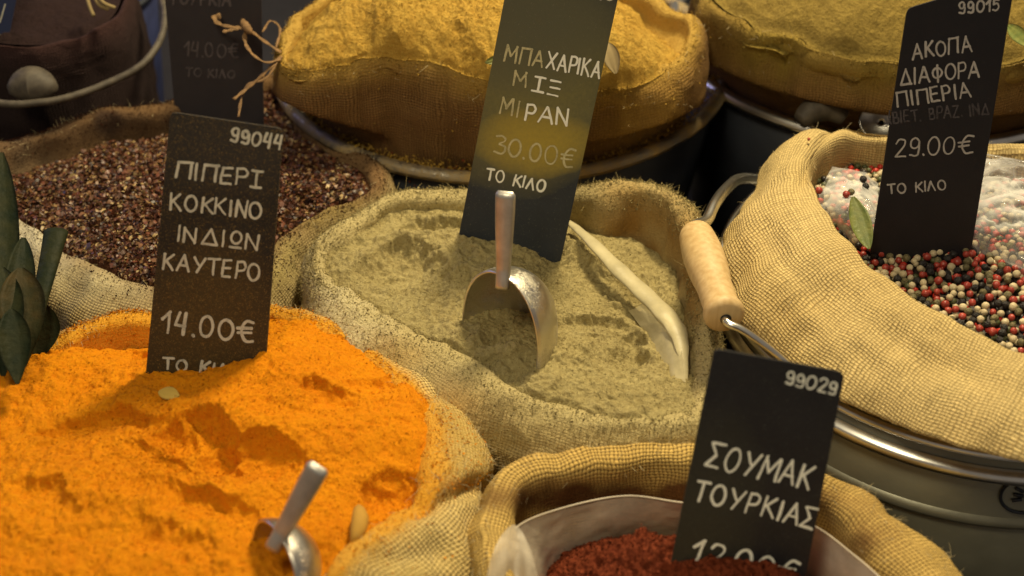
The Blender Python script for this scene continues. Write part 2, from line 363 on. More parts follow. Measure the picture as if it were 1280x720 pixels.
# ------------------------------------------------------------------ burlap sacks
CB = np.array([0.33775, 0.02554, -.012]); RB = 0.18560
def crest_curve(ctrl, n):
    """ctrl rows: px, py, z, cuff width, cuff drop"""
    rows = [list(P(c[0], c[1], c[2])) + [c[3], c[4]] for c in ctrl]
    k, L = cr_closed(rows, n)
    t = np.roll(k[:, :2], -3, 0) - np.roll(k[:, :2], 3, 0)
    for _ in range(6): t = (np.roll(t, 1, 0)+t+np.roll(t, -1, 0))/3
    nn = np.stack([t[:, 1], -t[:, 0]], 1); nn /= np.linalg.norm(nn, axis=1)[:, None]
    c = k[:, :2].mean(0)
    if ((k[:, :2]-c)*nn).sum() < 0: nn = -nn
    return k, L, nn
def sack(name, ctrl, m, label, depth_in=0.07, floor=-0.24, indent=0.012, dust=None, stains_and_shade=(), folds=0.004, lumps=0.003, seed=1,
         N=620, fuzz=0, fuzzmat=None, group=None, wr=0.0012, dust_out=0.5, bottom_in=0.02, ri=0.007, tuck=0.0, creases=(), clampc=None, rag=1.0, grains=0, grainmat=None):
    k, L, nn = crest_curve(ctrl, N)
    cc3 = np.stack([np.cos(np.arange(N)/N*2*math.pi)*L/2/math.pi, np.sin(np.arange(N)/N*2*math.pi)*L/2/math.pi, np.zeros(N)], 1)
    W = k[:, 3]*(1+.28*fbm(cc3, 26, 3, seed+90)*rag); D = k[:, 4]*(1+.25*fbm(cc3, 22, 2, seed+91)*rag); prof_n = 96
    k[:, 2] += .0035*rag*fbm(cc3, 20, 3, seed+92); k[:, :2] += nn*(.0035*rag*fbm(cc3, 24, 3, seed+93))[:, None]; ri = ri*(1+.35*fbm(cc3, 24, 2, seed+94)*rag)
    indent = np.maximum(indent, ri)
    cps = [(-indent, -depth_in, 0, 0), (-ri*1.04, -depth_in*0.5-ri*.5, 0, 0), (-ri*.86, -ri*.62, 0, 0), (0, 0, 0, 0),
           (0, 0, .30, .05), (0, 0, .66, .28), (0, 0, .90, .62), (0, 0, 1.0, 1.0)]
    rings = []
    for u0, v0, a, b in cps: rings.append(np.stack([np.zeros(N)+u0+a*W, np.zeros(N)+v0-b*D], 1))
    zb = floor - k[:, 2]
    rings.append(np.stack([W+0.002-tuck*.8, -D*1.0-0.045+tuck*.9], 1)); rings.append(np.stack([W-bottom_in*0.5-tuck, (zb+(-D-0.045))*0.5], 1)); rings.append(np.stack([W-bottom_in-tuck, zb], 1))
    rings = np.stack(rings, 1)                      # N x C x 2
    C = rings.shape[1]; pts = []
    pr = np.concatenate([[2*rings[:, 0]-rings[:, 1]], rings.transpose(1, 0, 2), [2*rings[:, -1]-rings[:, -2]]])
    qs = np.concatenate([np.linspace(0, 3, 20, endpoint=False), np.linspace(3, 8, 58, endpoint=False), np.linspace(8, C-1-1e-6, prof_n-78)])
    for q in qs:
        i = int(q); t = q-i; p0, p1, p2, p3 = pr[i:i+4]
        pts.append(0.5*((2*p1)+(-p0+p2)*t+(2*p0-5*p1+4*p2-p3)*t*t+(-p0+3*p1-3*p2+p3)*t**3))
    uv2 = np.stack(pts, 1)                          # N x prof x 2
    pos = np.zeros((N, prof_n, 3)); pos[..., :2] = k[:, None, :2] + nn[:, None]*uv2[..., :1]; pos[..., 2] = k[:, None, 2]+uv2[..., 1]
    # surface normals
    def normals(pos):
        du = np.roll(pos, -1, 0)-np.roll(pos, 1, 0); dv = np.gradient(pos, axis=1); n_ = np.cross(du, dv)
        n_ /= np.linalg.norm(n_, axis=2)[..., None]+1e-12
        up = n_[:, 20:30, 2].mean(); return n_ if up > 0 else -n_
    nr = normals(pos)
    s = np.arange(N)/N*L; ang = s/L*2*math.pi; Rr = L/2/math.pi
    circ = np.stack([np.cos(ang)*Rr, np.sin(ang)*Rr], 1)
    dist = np.cumsum(np.linalg.norm(np.diff(pos, axis=1, prepend=pos[:, :1]), axis=2), 1)
    dist -= dist[:, 20:21]
    pv = np.concatenate([np.broadcast_to(circ[:, None], (N, prof_n, 2)), dist[..., None]*0.28], 2)
    env = 0.35+0.65*smooth(0.0, 0.03, np.abs(dist))
    disp = folds*env*fbm(pv, 22, 3, seed*9) + lumps*fbm(pos, 14, 3, seed*5+3) + wr*(ridged(pos, 55, 3, seed+40)-0.4)
    xs, ys = proj(pos)
    for (x0, y0, x1, y1, wd_, dp_) in creases:
        d_ = np.array([x1-x0, y1-y0], float); LL = np.linalg.norm(d_); d_ /= LL; tt_ = (xs-x0)*d_[0]+(ys-y0)*d_[1]; ss_ = -(xs-x0)*d_[1]+(ys-y0)*d_[0]
        disp = disp - dp_*np.exp(-(ss_/wd_)**2)*smooth(-20, 15, tt_)*(1-smooth(LL-15, LL+20, tt_))*(nr[..., 2] > -.2)
    pos = pos + nr*disp[..., None]
    if clampc is not None:
        cx_, cy_, cr_, cz_ = clampc; dd = pos[..., :2]-np.array([cx_, cy_]); rr_ = np.linalg.norm(dd, axis=2); lim_ = cr_+np.clip(pos[..., 2]-cz_, 0, 1)*1.6-np.clip(cz_-pos[..., 2], 0, 1)*.12
        k_ = np.where(rr_ > lim_, lim_/rr_, 1.0); pos[..., :2] = np.array([cx_, cy_])+dd*k_[..., None]
    nr = normals(pos)
    uv = np.stack([np.broadcast_to(s[:, None], (N, prof_n)), dist], 2)
    col = np.zeros((N, prof_n, 4)); 
    if dust is not None:
        a = np.where(dist < 0, 1.0, np.exp(-dist/max(1e-4, dust_out*0.03)))
        col[..., :3] = dust; col[..., 3] = np.clip(a*0.9, 0, 1)
    else: col[..., :3] = (0.5, 0.4, 0.2)
    xs, ys = proj(pos)
    for (sx, sy, rx, ry, c, amt) in stains_and_shade:  # patches of powder, dirt and painted shade blended into the cloth tint
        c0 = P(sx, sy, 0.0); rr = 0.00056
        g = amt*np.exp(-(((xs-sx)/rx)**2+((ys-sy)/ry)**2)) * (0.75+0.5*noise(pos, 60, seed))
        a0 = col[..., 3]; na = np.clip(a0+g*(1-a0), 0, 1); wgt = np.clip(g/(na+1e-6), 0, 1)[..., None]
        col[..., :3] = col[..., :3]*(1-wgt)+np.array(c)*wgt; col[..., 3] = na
    f = grid_faces(N, prof_n, True)
    uvf = uv.reshape(-1, 2).copy()
    root = empty(name, (k[:, 0].mean(), k[:, 1].mean(), floor), label, 'sack', group)
    # the seam column must not squeeze the weave: loop uvs fixed by repeating the first column
    pos2 = np.concatenate([pos, pos[:1]], 0); uvb = np.concatenate([uv, np.stack([np.full(prof_n, L), dist[0]], 1)[None]], 0)
    col2 = np.concatenate([col, col[:1]], 0)
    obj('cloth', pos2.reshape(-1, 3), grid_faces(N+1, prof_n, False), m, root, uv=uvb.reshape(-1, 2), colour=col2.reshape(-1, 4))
    if grains:
        wj = np.clip(col[:, :78, 3], 0, 1).ravel(); xs, ys = proj(pos[:, :78].reshape(-1, 3)); wj = wj**1.5*((xs > -20) & (xs < 1300) & (ys > -20) & (ys < 740)); wj[np.tile(np.arange(78) < 10, N)] = 0
        ii = RNG.choice(len(wj), grains, p=wj/wj.sum()); pc = pos[:, :78].reshape(-1, 3)[ii]+RNG.normal(0, .0009, (grains, 3)); pc += nr[:, :78].reshape(-1, 3)[ii]*.0001
        tet = RNG.normal(0, 1, (grains, 4, 3)); tet /= np.linalg.norm(tet, axis=2)[..., None]; szz = RNG.uniform(.0004, .0011, grains)
        b = np.arange(grains)[:, None]*4
        tag(obj('powder_grains', (pc[:, None]+tet*szz[:, None, None]).reshape(-1, 3), np.concatenate([b+[[0, 1, 2, 3]], b+[[0, 3, 1, 2]]]), grainmat, root), kind='stuff')
    if fuzz:
        vv = []; ff = []; cnt = 0; tries = 0
        while cnt < fuzz and tries < fuzz*40:
            tries += 1
            i = RNG.integers(0, N); j = RNG.integers(12, 74)
            p = pos[i, j]; x, y = proj(p)
            if not (-30 < x < 1310 and -30 < y < 750): continue
            n0 = nr[i, j]; d = n0*0.35+RNG.normal(0, .7, 3); d /= np.linalg.norm(d)
            if d @ n0 < 0.05: d = d - n0*(d @ n0)*1.2 + n0*0.2
            ln = RNG.uniform(.002, .0065); bend = RNG.normal(0, .5, 3); sd = np.cross(d, p-CAMP); sd /= np.linalg.norm(sd); wd = RNG.uniform(.00009, .00018)
            b = len(vv)
            for q in range(4):
                t = q/3; c = p+d*ln*t+bend*ln*t*t*0.7; ww = wd*(1-0.6*t); vv += [c-sd*ww, c+sd*ww]
            ff += [(b+2*q, b+2*q+1, b+2*q+3, b+2*q+2) for q in range(3)]; cnt += 1
        tag(obj('loose_fibre', vv, ff, fuzzmat or M['fibre'], root), kind='stuff')
    SACKS.append(pos[:, :40].copy())
    return root, k, nn, L
SACKS = []

def powder(name, ctrl, m, label, cat, pins, edge=-0.004, inset=0.004, nr_=170, N=760, gouges=(), amp=(.004, .0014, .0007), freq=(16, 55, 170),
           seed=1, grains=0, grain_size=0.0007, extra=None, edge_pts=40, clump=0.0, center=None, cloth=None, over=22, push=.0015):
    k, L, nn = crest_curve(ctrl, N)
    dr = np.array([c_[5] if len(c_) > 5 else edge for c_ in ctrl]); rows6 = [list(c_[:3])+[d_, 0] for c_, d_ in zip(ctrl, dr)]
    drop = crest_curve(rows6, N)[0][:, 3]
    for _ in range(6): drop = (np.roll(drop, 1)+drop+np.roll(drop, -1))/3
    if cloth is not None:
        S_ = SACKS[cloth]; n0 = len(S_); q_ = np.arange(N)*n0/N; i0 = q_.astype(int); fr = (q_-i0)[:, None, None]
        S_ = S_[i0 % n0]*(1-fr)+S_[(i0+1) % n0]*fr; crest = S_[:, 20]
        ed = np.empty((N, 3))
        for i in range(N):
            tz = crest[i, 2]+drop[i]
            if drop[i] >= 0: ed[i] = S_[i, over]
            else: ed[i] = [np.interp(tz, S_[i, :21, 2], S_[i, :21, a]) for a in range(3)]
        k = np.column_stack([ed, k[:, 3:]]); drop = np.zeros(N)+.0; K = k[:, :2]+nn*push; edge = -.0005
    else: K = k[:, :2]-nn*inset
    c = np.array(center[:2]) if center is not None else K.mean(0)
    rr = np.linspace(0, 1, nr_)**0.75
    xy = c + (K[:, None]-c)*rr[None, :, None]
    ei = np.linspace(0, N, edge_pts, endpoint=False).astype(int)
    pp = [K[i] for i in ei]; pz = [k[i, 2]+edge for i in ei]
    for (px, py, z) in pins: q = P(px, py, z); pp.append(q[:2]); pz.append(z)
    base = tps(np.array(pp), np.array(pz), 2e-5)
    def hfun(xy):
        p3 = np.concatenate([xy, np.zeros(xy.shape[:-1]+(1,))+seed], -1)
        wx = xy + 0.012*np.stack([fbm(p3, 26, 3, seed+70), fbm(p3, 26, 3, seed+80)], -1) + 0.0035*np.stack([fbm(p3, 120, 3, seed+71, .6), fbm(p3, 120, 3, seed+81, .6)], -1)
        z = base(xy)
        for (gx, gy, a, b, rot, dep) in gouges:
            z0 = 0.0; g = P(gx, gy, z0)[:2]; d = wx-g; cr, sr = math.cos(rot), math.sin(rot)
            u = (d[..., 0]*cr+d[..., 1]*sr)/a; v_ = (-d[..., 0]*sr+d[..., 1]*cr)/b; q = u*u+v_*v_
            if dep > 0: z = z - dep*np.clip(1-q, 0, 1)**0.7*(0.5+0.5*np.clip(v_, -1, 1)) + dep*0.22*np.exp(-((v_-1.15)**2)*6-u*u*1.5)
            else: z = z - dep*np.exp(-q*1.3)
        p4 = np.concatenate([wx, np.zeros(xy.shape[:-1]+(1,))+seed], -1)
        ca, sa = math.cos(.42), math.sin(.42); p5 = np.stack([p4[..., 0]*ca-p4[..., 1]*sa, (p4[..., 0]*sa+p4[..., 1]*ca)*1.9, p4[..., 2]], -1)
        rg = ridged(p5, freq[1], 3, seed+20); rg = np.sign(rg)*np.abs(rg)**1.3
        z = z + amp[0]*fbm(p4, freq[0], 2, seed) + amp[1]*(rg-0.3)*(.55+.45*noise(p3, 14, seed+33)) + amp[2]*fbm(p3, freq[2], 3, seed+30, 0.65)
        if clump: z = z + clump*np.clip(fbm(p3, 110, 2, seed+50)-0.15, 0, 1) + clump*0.7*np.clip(noise(p3, 230, seed+60)-0.1, 0, 1) + clump*0.35*noise(p3, 420, seed+61)
        return z
    z = hfun(xy)
    e = smooth(0.955, 1.0, rr)[None]
    z = z*(1-e) + (k[:, 2][:, None]+edge)*e
    z[:, 0] = z[:, 0].mean()
    pos = np.concatenate([xy, z[..., None]], 2)
    vv = pos.reshape(-1, 3); ff = grid_faces(N, nr_, True)
    if grains:
        idx = RNG.integers(0, len(vv), grains*4); px, py = proj(vv[idx]); ok = (px > -20) & (px < 1300) & (py > -20) & (py < 740); idx = idx[ok][:grains]
        cc = vv[idx] + RNG.normal(0, .0008, (len(idx), 3))*[1, 1, .2]; tet = RNG.normal(0, 1, (len(idx), 4, 3)); tet /= np.linalg.norm(tet, axis=2)[..., None]
        sz = grain_size*RNG.uniform(.4, 1.2, len(idx)); tv = cc[:, None]+tet*sz[:, None, None]; b = len(vv)+np.arange(len(idx))[:, None]*4
        # degenerate quads are avoided: each grain is two quads sharing corners, folded
        gf = np.concatenate([b+np.array([[0, 1, 2, 3]]), b+np.array([[0, 3, 1, 2]])], 0)
        vv = np.concatenate([vv, tv.reshape(-1, 3)]); ff = np.concatenate([ff, gf])
    o = obj(name, vv, ff, m)
    tag(o, label, cat, kind='stuff')
    return o, hfun, k, nn

# --- control rows: px, py, z, cuff width, cuff drop
ORANGE = [(-60, 530, 0, .03, .03), (-15, 480, 0, .03, .03), (30, 440, 0.002, .03, .03), (80, 410, 0.006, .028, .03, -.006), (135, 392, .008, .022, .03, -.022), (195, 384, .009, .02, .03, -.026), (265, 386, .008, .018, .03, -.020),
          (335, 384, 0.005, .016, .03, -.004), (385, 400, 0.002, .018, .03), (440, 428, 0, .022, .03), (490, 466, 0, .026, .032), (532, 508, 0, .028, .035), (554, 552, 0.003, .030, .035, -.004), (556, 592, 0.006, .030, .035, -.008),
          (540, 622, 0.006, .040, .04, -.010), (505, 650, 0.008, .050, .05, -.010), (465, 678, 0.010, .055, .05, -.008), (432, 712, 0.008, .06, .05, -.006), (412, 760, 0, .05, .05), (350, 830, 0, .04, .05), (200, 870, 0, .04, .05), (40, 860, 0, .04, .05), (-80, 800, 0, .04, .05), (-130, 680, 0, .04, .05), (-110, 600, 0, .03, .04)]
GREEN = [(396, 338, 0.004, .014, .03, -.004), (402, 305, 0.008, .014, .03, -.006), (432, 280, 0.012, .012, .03, -.007), (478, 256, 0.014, .010, .03, -.008), (520, 244, 0.016, .014, .03, -.010), (580, 240, 0.018, .014, .03, -.010), (660, 238, 0.02, .014, .03, -.014), (735, 230, 0.024, .016, .03, -.032),
         (800, 228, 0.026, .020, .03, -.044), (842, 244, 0.028, .022, .03, -.048), (866, 270, 0.026, .018, .03, -.046), (876, 310, 0.024, .014, .03, -.042), (884, 360, 0.018, .012, .03, -.034), (889, 415, 0.010, .012, .03, -.022), (892, 470, 0.004, .012, .03, -.010),
         (876, 518, 0.0, .014, .03, 0), (820, 526, -0.003, .018, .03, 0), (750, 522, -0.003, .024, .03, -.001), (680, 508, -0.001, .032, .034, -.003), (618, 478, 0.002, .040, .04, -.005), (560, 442, 0.005, .046, .045, -.007), (505, 410, 0.008, .048, .05, -.008), (455, 382, 0.009, .042, .05, -.008), (415, 358, 0.007, .026, .04, -.006)]
CHILI = [(5, 262, 0.004, .05, .03, -.002), (-25, 220, 0.008, .05, .03, -.008), (0, 186, .020, .03, .03, -.024), (50, 160, .022, .02, .03, -.026), (120, 146, .022, .02, .03, -.026), (215, 132, .020, .018, .03, -.022), (290, 108, .008, .015, .03, -.008), (345, 100, .002, .01, .03), (380, 150, 0.0, .01, .03), (430, 186, 0.0, .012, .03),
         (470, 212, 0.004, .014, .03, -.008), (472, 238, 0.004, .016, .03, -.008), (440, 252, 0.003, .02, .03, -.006), (395, 268, .002, .022, .03, -.004), (352, 292, 0, .024, .03), (330, 330, 0, .026, .03), (290, 360, 0, .03, .03), (220, 366, 0, .04, .035), (165, 352, 0, .045, .04), (110, 328, 0, .05, .045), (55, 298, 0.002, .05, .045)]
SUMAC = [(624, 622, 0, .016, .03), (640, 598, 0, .018, .03), (684, 576, .002, .020, .03), (757, 562, .002, .020, .03), (830, 558, .002, .018, .03), (905, 562, .002, .018, .03), (980, 574, .002, .020, .03), (1038, 596, 0, .022, .03), (1090, 632, 0, .026, .03), (1140, 682, 0, .03, .035),
         (1185, 738, 0, .03, .035), (1225, 820, 0, .03, .035), (1210, 900, 0, .03, .035), (1080, 960, 0, .03, .03), (900, 980, 0, .03, .03), (740, 950, 0, .03, .03), (650, 880, 0, .02, .03), (622, 790, 0, .014, .03), (616, 715, 0, .012, .03), (614, 660, 0, .014, .03)]
YELLOW = [(356, 72, .086, .003, .02), (385, 84, .086, .004, .02), (430, 80, .086, .004, .02), (480, 76, .087, .004, .02), (540, 80, .086, .004, .02), (610, 90, .085, .004, .02), (680, 99, .083, .004, .02), (750, 106, .078, .006, .02), (812, 98, .076, .008, .02),
          (852, 76, .080, .008, .02, -.004), (866, 46, .09, .008, .02, -.016), (846, 14, .098, .010, .02, -.020), (795, -8, .10, .010, .02, -.016), (700, -34, .10, .01, .02), (600, -42, .10, .01, .02), (500, -38, .10, .01, .02, -.01), (425, -18, .10, .01, .02, -.016), (380, 8, .097, .006, .02, -.016), (358, 40, .092, .004, .02, -.008)]
OLIVE = [(872, -18, .095, .006, .02), (882, 4, .095, .006, .02), (915, 22, .095, .006, .02), (965, 40, .095, .006, .02), (1030, 58, .095, .006, .02), (1100, 68, .095, .006, .02), (1180, 76, .095, .006, .02), (1260, 76, .095, .006, .02), (1340, 62, .095, .006, .02),
         (1400, 20, .095, .006, .02), (1400, -60, .095, .006, .02), (1300, -110, .095, .006, .02), (1140, -130, .095, .006, .02), (980, -110, .095, .006, .02), (900, -62, .095, .006, .02)]
PEPPER = [(1100, 166, .046, .004, .02), (1052, 158, .052, .012, .02), (1022, 174, .056, .036, .03), (1004, 212, .056, .052, .05), (1018, 258, .056, .064, .055), (1056, 306, .055, .070, .06), (1098, 344, .054, .072, .06), (1150, 378, .054, .074, .06), (1215, 412, .054, .072, .06),
          (1285, 446, .054, .070, .06), (1360, 470, .054, .07, .06), (1450, 470, .05, .07, .06), (1520, 400, .05, .05, .05), (1520, 300, .045, .03, .04), (1440, 220, .04, .01, .03), (1320, 190, .04, .01, .03), (1220, 182, .042, .004, .02)]

DO = (0.88, 0.42, 0.03); DG = (0.50, 0.40, 0.16); DY = (0.56, 0.37, 0.09); DF = (0.26, 0.15, 0.07)
sack('burlap_sack', ORANGE, M['burlap_open'], 'pale burlap sack stained orange at its rim, holding the bright orange powder', dust=DO, dust_out=0.18, folds=.0045, lumps=.004, seed=3, fuzz=1500, fuzzmat=M['fibre'],
     stains_and_shade=[(420, 400, 60, 40, DO, .6), (560, 530, 30, 40, DY, .35), (100, 400, 80, 30, DO, .55), (575, 606, 26, 8, (.62,.22,.04), .5), (585, 560, 40, 60, (.72, .50, .14), .55), (520, 700, 90, 50, (.70, .52, .17), .4), (170, 420, 90, 40, DO, .9), (450, 690, 30, 30, DY, .3)], wr=0.001, depth_in=.06, ri=.011, grains=9000, grainmat=M['orange'], creases=[(515, 640, 598, 606, 12, .009), (606, 600, 640, 680, 14, .006), (470, 700, 560, 690, 18, .005)])
sack('burlap_sack', GREEN, M['burlap_dusty'], 'dusty burlap sack with fuzzy rim around the grey green powder and large scoop', dust=(.60, .51, .26), dust_out=0.9, folds=.003, lumps=.003, seed=5, fuzz=3600, fuzzmat=M['fibre_dust'], depth_in=.055,
     stains_and_shade=[(480, 450, 45, 30, (0.62, .36, .06), .55), (560, 520, 60, 34, (0.60, .30, .05), .6), (430, 390, 60, 60, (.72, .64, .40), .9), (795, 290, 60, 60, (.36, .20, .05), 1.2), (860, 350, 26, 90, (.34, .20, .06), 1.0), (640, 545, 50, 20, DG, .5)], ri=.010, wr=.0022, grains=26000, grainmat=M['green'])  # deep brown entries paint shade onto the right inner wall
sack('burlap_sack', CHILI, M['burlap_dusty'], 'burlap sack sprinkled with flakes, filled with dark red chili flakes', dust=DF, dust_out=0.35, folds=.004, lumps=.004, seed=8, fuzz=900, depth_in=.05, grains=15000, grainmat=M['flakebed'],
     stains_and_shade=[(130, 150, 170, 30, (.05, .025, .02), 1.3), (20, 180, 60, 40, (.07, .045, .035), 1.0), (40, 290, 60, 50, (.80, .74, .56), 1.0), (130, 350, 70, 30, (.70, .62, .38), .8), (400, 260, 60, 30, (.46, .37, .13), .8), (350, 320, 30, 50, (.52, .43, .18), .8)], ri=.009)
sack('burlap_sack', SUMAC, M['burlap_gold'], 'golden brown burlap sack with plastic liner around the dark red sumac', dust=None, folds=.004, lumps=.005, seed=12, fuzz=500, depth_in=.09, indent=.018, ri=.017, creases=[(700, 545, 690, 620, 12, .002)], stains_and_shade=[(830, 622, 210, 20, (.13, .048, .018), 1.5), (1080, 690, 60, 60, (.13, .045, .02), .6)])  # dark brown entries are the inner wall's shade, put into the colour
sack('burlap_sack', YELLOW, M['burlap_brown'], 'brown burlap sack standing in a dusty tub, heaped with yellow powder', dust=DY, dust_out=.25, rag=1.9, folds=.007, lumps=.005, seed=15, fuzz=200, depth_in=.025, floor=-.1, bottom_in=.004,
     stains_and_shade=[(800, 130, 70, 60, (.50, .31, .06), .7), (380, 78, 50, 26, DY, .9), (470, 95, 40, 14, DY, .5), (600, 110, 60, 14, DY, .5), (560, 170, 220, 50, (.14, .065, .025), .4)], clampc=(-.0091, .3401, .189, .02), ri=.003, grains=6000, grainmat=M['yellow'])  # last dark brown entry paints in the shade of the lower front wall
sack('burlap_sack', OLIVE, M['burlap_brown'], 'large brown burlap sack of yellow green powder behind the pepper sack', dust=(.33, .23, .06), dust_out=.7, rag=1.9, folds=.009, lumps=.006, grains=4000, grainmat=M['olive'], seed=19, fuzz=80, depth_in=.02, floor=-.1, bottom_in=.0,
     stains_and_shade=[(960, 60, 50, 40, (.36, .28, .05), .8), (1090, 95, 50, 25, (.33, .24, .05), .6), (900, 100, 60, 60, (.16, .07, .02), .5)], clampc=(.342, .387, .188, .02), ri=.003)
sack('burlap_sack', PEPPER, M['burlap'], 'clean pale burlap sack with a wide rolled cuff, holding mixed peppercorns', dust=None, folds=.0034, lumps=.0055, seed=23, N=800, fuzz=300, wr=.0006, rag=.5, depth_in=.06, bottom_in=.02, tuck=.02, ri=.009, clampc=(CB[0], CB[1], RB-.0045, -.004), creases=[(1046, 150, 1000, 236, 13, .006), (1000, 330, 1180, 470, 22, .0022), (960, 300, 1100, 470, 16, .002), (1120, 420, 1290, 500, 18, .002)],
     stains_and_shade=[(935, 200, 30, 25, (.45, .40, .25), .4)])

# ------------------------------------------------------------------ powders
_, hO, _, _ = powder('orange_powder', ORANGE, M['orange'], 'bright orange ground pepper heaped with scoop marks in the front sack', 'spice',
    [(60, 480, .002), (130, 436, -.018), (185, 438, -.020), (240, 440, -.014), (110, 468, .006), (190, 474, .012), (300, 462, .020), (340, 446, .020), (260, 474, .016), (430, 450, .006), (100, 540, .010), (250, 530, .016), (400, 510, .012), (500, 560, .006), (200, 640, .016), (330, 620, .010), (80, 640, .014), (450, 620, .002), (300, 720, .010), (100, 720, .008), (400, 700, .002), (200, 790, 0.0), (20, 560, .006)],
    gouges=[(255, 572, .030, .026, -.3, .026), (335, 592, .038, .026, -.05, .024), (205, 606, .03, .012, -.3, .008), (130, 540, .030, .016, -.25, .014), (195, 560, .030, .014, -.5, .010), (418, 518, .022, .016, .3, .013), (500, 625, .020, .020, .5, .014), (265, 655, .034, .018, -.2, .014), (60, 650, .035, .014, -.3, .008), (210, 700, .03, .012, -.7, .008),
             (390, 430, .02, .014, 0, .006), (470, 480, .016, .012, .3, .006), (180, 440, .02, .014, 0, .010)],
    amp=(.0050, .0080, .0011), freq=(18, 24, 150), cloth=0, seed=2, grains=26000, grain_size=.0007, clump=.0014, edge=.001)
_, hG, _, _ = powder('grey_green_powder', GREEN, M['green'], 'grey green ground spice mix filling the middle sack around the large scoop', 'spice',
    [(590, 296, .012), (695, 322, -.004), (625, 432, .004), (600, 420, .006), (470, 300, .004), (500, 272, .010), (560, 264, .012), (640, 280, .012), (720, 300, .004), (780, 330, -.014), (815, 370, -.022), (850, 440, -.016), (790, 300, -.026), (450, 350, .002), (540, 340, .006), (620, 360, .004), (720, 390, -.002), (560, 400, .0), (620, 440, -.004), (720, 450, -.004), (800, 470, -.008), (700, 490, -.003), (840, 290, -.030), (860, 340, -.028), (760, 250, -.03)],
    gouges=[(500, 345, .040, .022, -.2, .020), (560, 305, .035, .014, -.1, .014), (780, 430, .028, .014, -.5, .016), (730, 400, .022, .012, -.3, .010), (625, 470, .03, .022, .1, .010), (740, 330, .022, .014, -.4, .008), (440, 315, .02, .012, 0, .006)],
    amp=(.0045, .0092, .0014), freq=(20, 26, 150), cloth=1, seed=4, grains=22000, grain_size=.0006, clump=.0020, edge=0)
_, hY, _, _ = powder('yellow_powder', YELLOW, M['yellow'], 'yellow ground spice heaped above the tub at the back', 'spice',
    [(450, 20, .115), (560, 10, .12), (600, 50, .108), (500, 50, .106), (700, 20, .115), (770, 70, .100), (820, 50, .095), (400, 50, .100), (420, 10, .108)],
    gouges=[(430, 52, .03, .018, 0, .010), (540, 62, .03, .012, 0, .007), (800, 50, .03, .02, .6, .012)], amp=(.006, .0085, .0012), freq=(18, 28, 150), cloth=4, over=30, seed=6, grains=9000, grain_size=.0008, clump=.002, edge=.001, inset=.001)
powder('yellow_green_powder', OLIVE, M['olive'], 'yellow green ground spice in the big sack at the back right', 'spice',
    [(1000, 0, .115), (1100, 10, .12), (1060, 40, .107), (1200, 20, .118)], gouges=[(1040, 30, .04, .02, 0, .010)], amp=(.004, .003, .0008), cloth=5, push=-.003, seed=9, clump=.002, edge=-.001, inset=.002)
_, hS, _, _ = powder('sumac_powder', SUMAC, M['sumac'], 'coarse dark red sumac heaped inside the plastic liner at the bottom', 'spice',
    [(800, 672, -.022), (740, 694, -.030), (860, 676, -.022), (845, 708, -.014), (890, 714, -.010), (940, 716, -.008), (990, 722, -.012), (700, 730, -.045), (1000, 722, -.035), (860, 760, -.03), (1100, 800, -.05), (660, 700, -.062), (800, 620, -.062), (1040, 680, -.062), (920, 640, -.050), (860, 900, -.06), (700, 850, -.06)],
    amp=(.003, .002, .0014), freq=(24, 60, 170), cloth=3, seed=13, grains=9000, grain_size=.0013, clump=.0045, edge=-.066, inset=.022)

# ------------------------------------------------------------------ chili flakes
_, hC, kC, nC = powder('chili_flake_bed', CHILI, M['flakebed'], 'dark layer of crushed chili beneath the loose flakes', 'spice',
    [(110, 210, .004), (60, 240, 0), (200, 180, .006), (180, 260, .008), (160, 320, -.002), (300, 180, .010), (400, 215, .004), (330, 240, .004), (100, 280, 0)], amp=(.004, .002, .001), cloth=2, seed=21, clump=.002, edge=-.006)
xy = []; polyC = kC[:, :2]-nC*0.003
lo, hi = polyC.min(0), polyC.max(0)
q = RNG.uniform(lo, hi, (70000, 2)); q = q[inside(polyC[::6], q)]
z = hC(q); p3 = np.concatenate([q, z[:, None]], 1); px, py = proj(p3)
ok = (px > -15) & (px < 500); p3 = p3[ok][:24000]
# some flakes spilled on the cuff of the sack
n = len(p3); sz = RNG.uniform(.0009, .0026, n)*(1+.25*(RNG.random(n) > .9))
A = RNG.normal(0, 1, (n, 3)); A[:, 2] *= .5; A /= np.linalg.norm(A, axis=1)[:, None]
B = RNG.normal(0, 1, (n, 3)); B[:, 2] *= .5; B -= A*(A*B).sum(1)[:, None]; B /= np.linalg.norm(B, axis=1)[:, None]; Cn = np.cross(A, B)
c = p3+np.array([0, 0, 1])*RNG.uniform(0, .0015, n)[:, None]; ln = sz[:, None]; wd = (sz*RNG.uniform(.35, .9, n))[:, None]
vv = np.stack([c-A*ln-B*wd*.6, c-A*ln*.2-B*wd+Cn*ln*.35, c+A*ln-B*wd*.4, c+A*ln*.8+B*wd*.7, c+B*wd+Cn*ln*.35, c-A*ln*.9+B*wd*.5], 1)
b = np.arange(n)[:, None]*6; ff = np.concatenate([b+[[0, 1, 4, 5]], b+[[1, 2, 3, 4]]])
pal = np.array([(.15, .05, .025), (.085, .03, .02), (.17, .08, .035), (.27, .16, .06), (.035, .018, .015), (.46, .33, .15), (.08, .035, .02)]); ci = RNG.choice(7, n, p=[.24, .22, .16, .10, .14, .05, .09])
cc = np.repeat(np.concatenate([pal[ci]*RNG.uniform(.7, 1.3, (n, 1)), np.ones((n, 1))], 1), 6, 0)
tag(obj('chili_flakes', vv.reshape(-1, 3), ff, M['flake'], colour=cc, flat=True), 'crushed dark red chili flakes and seeds heaped behind the 14.00 card', 'spice', kind='stuff')

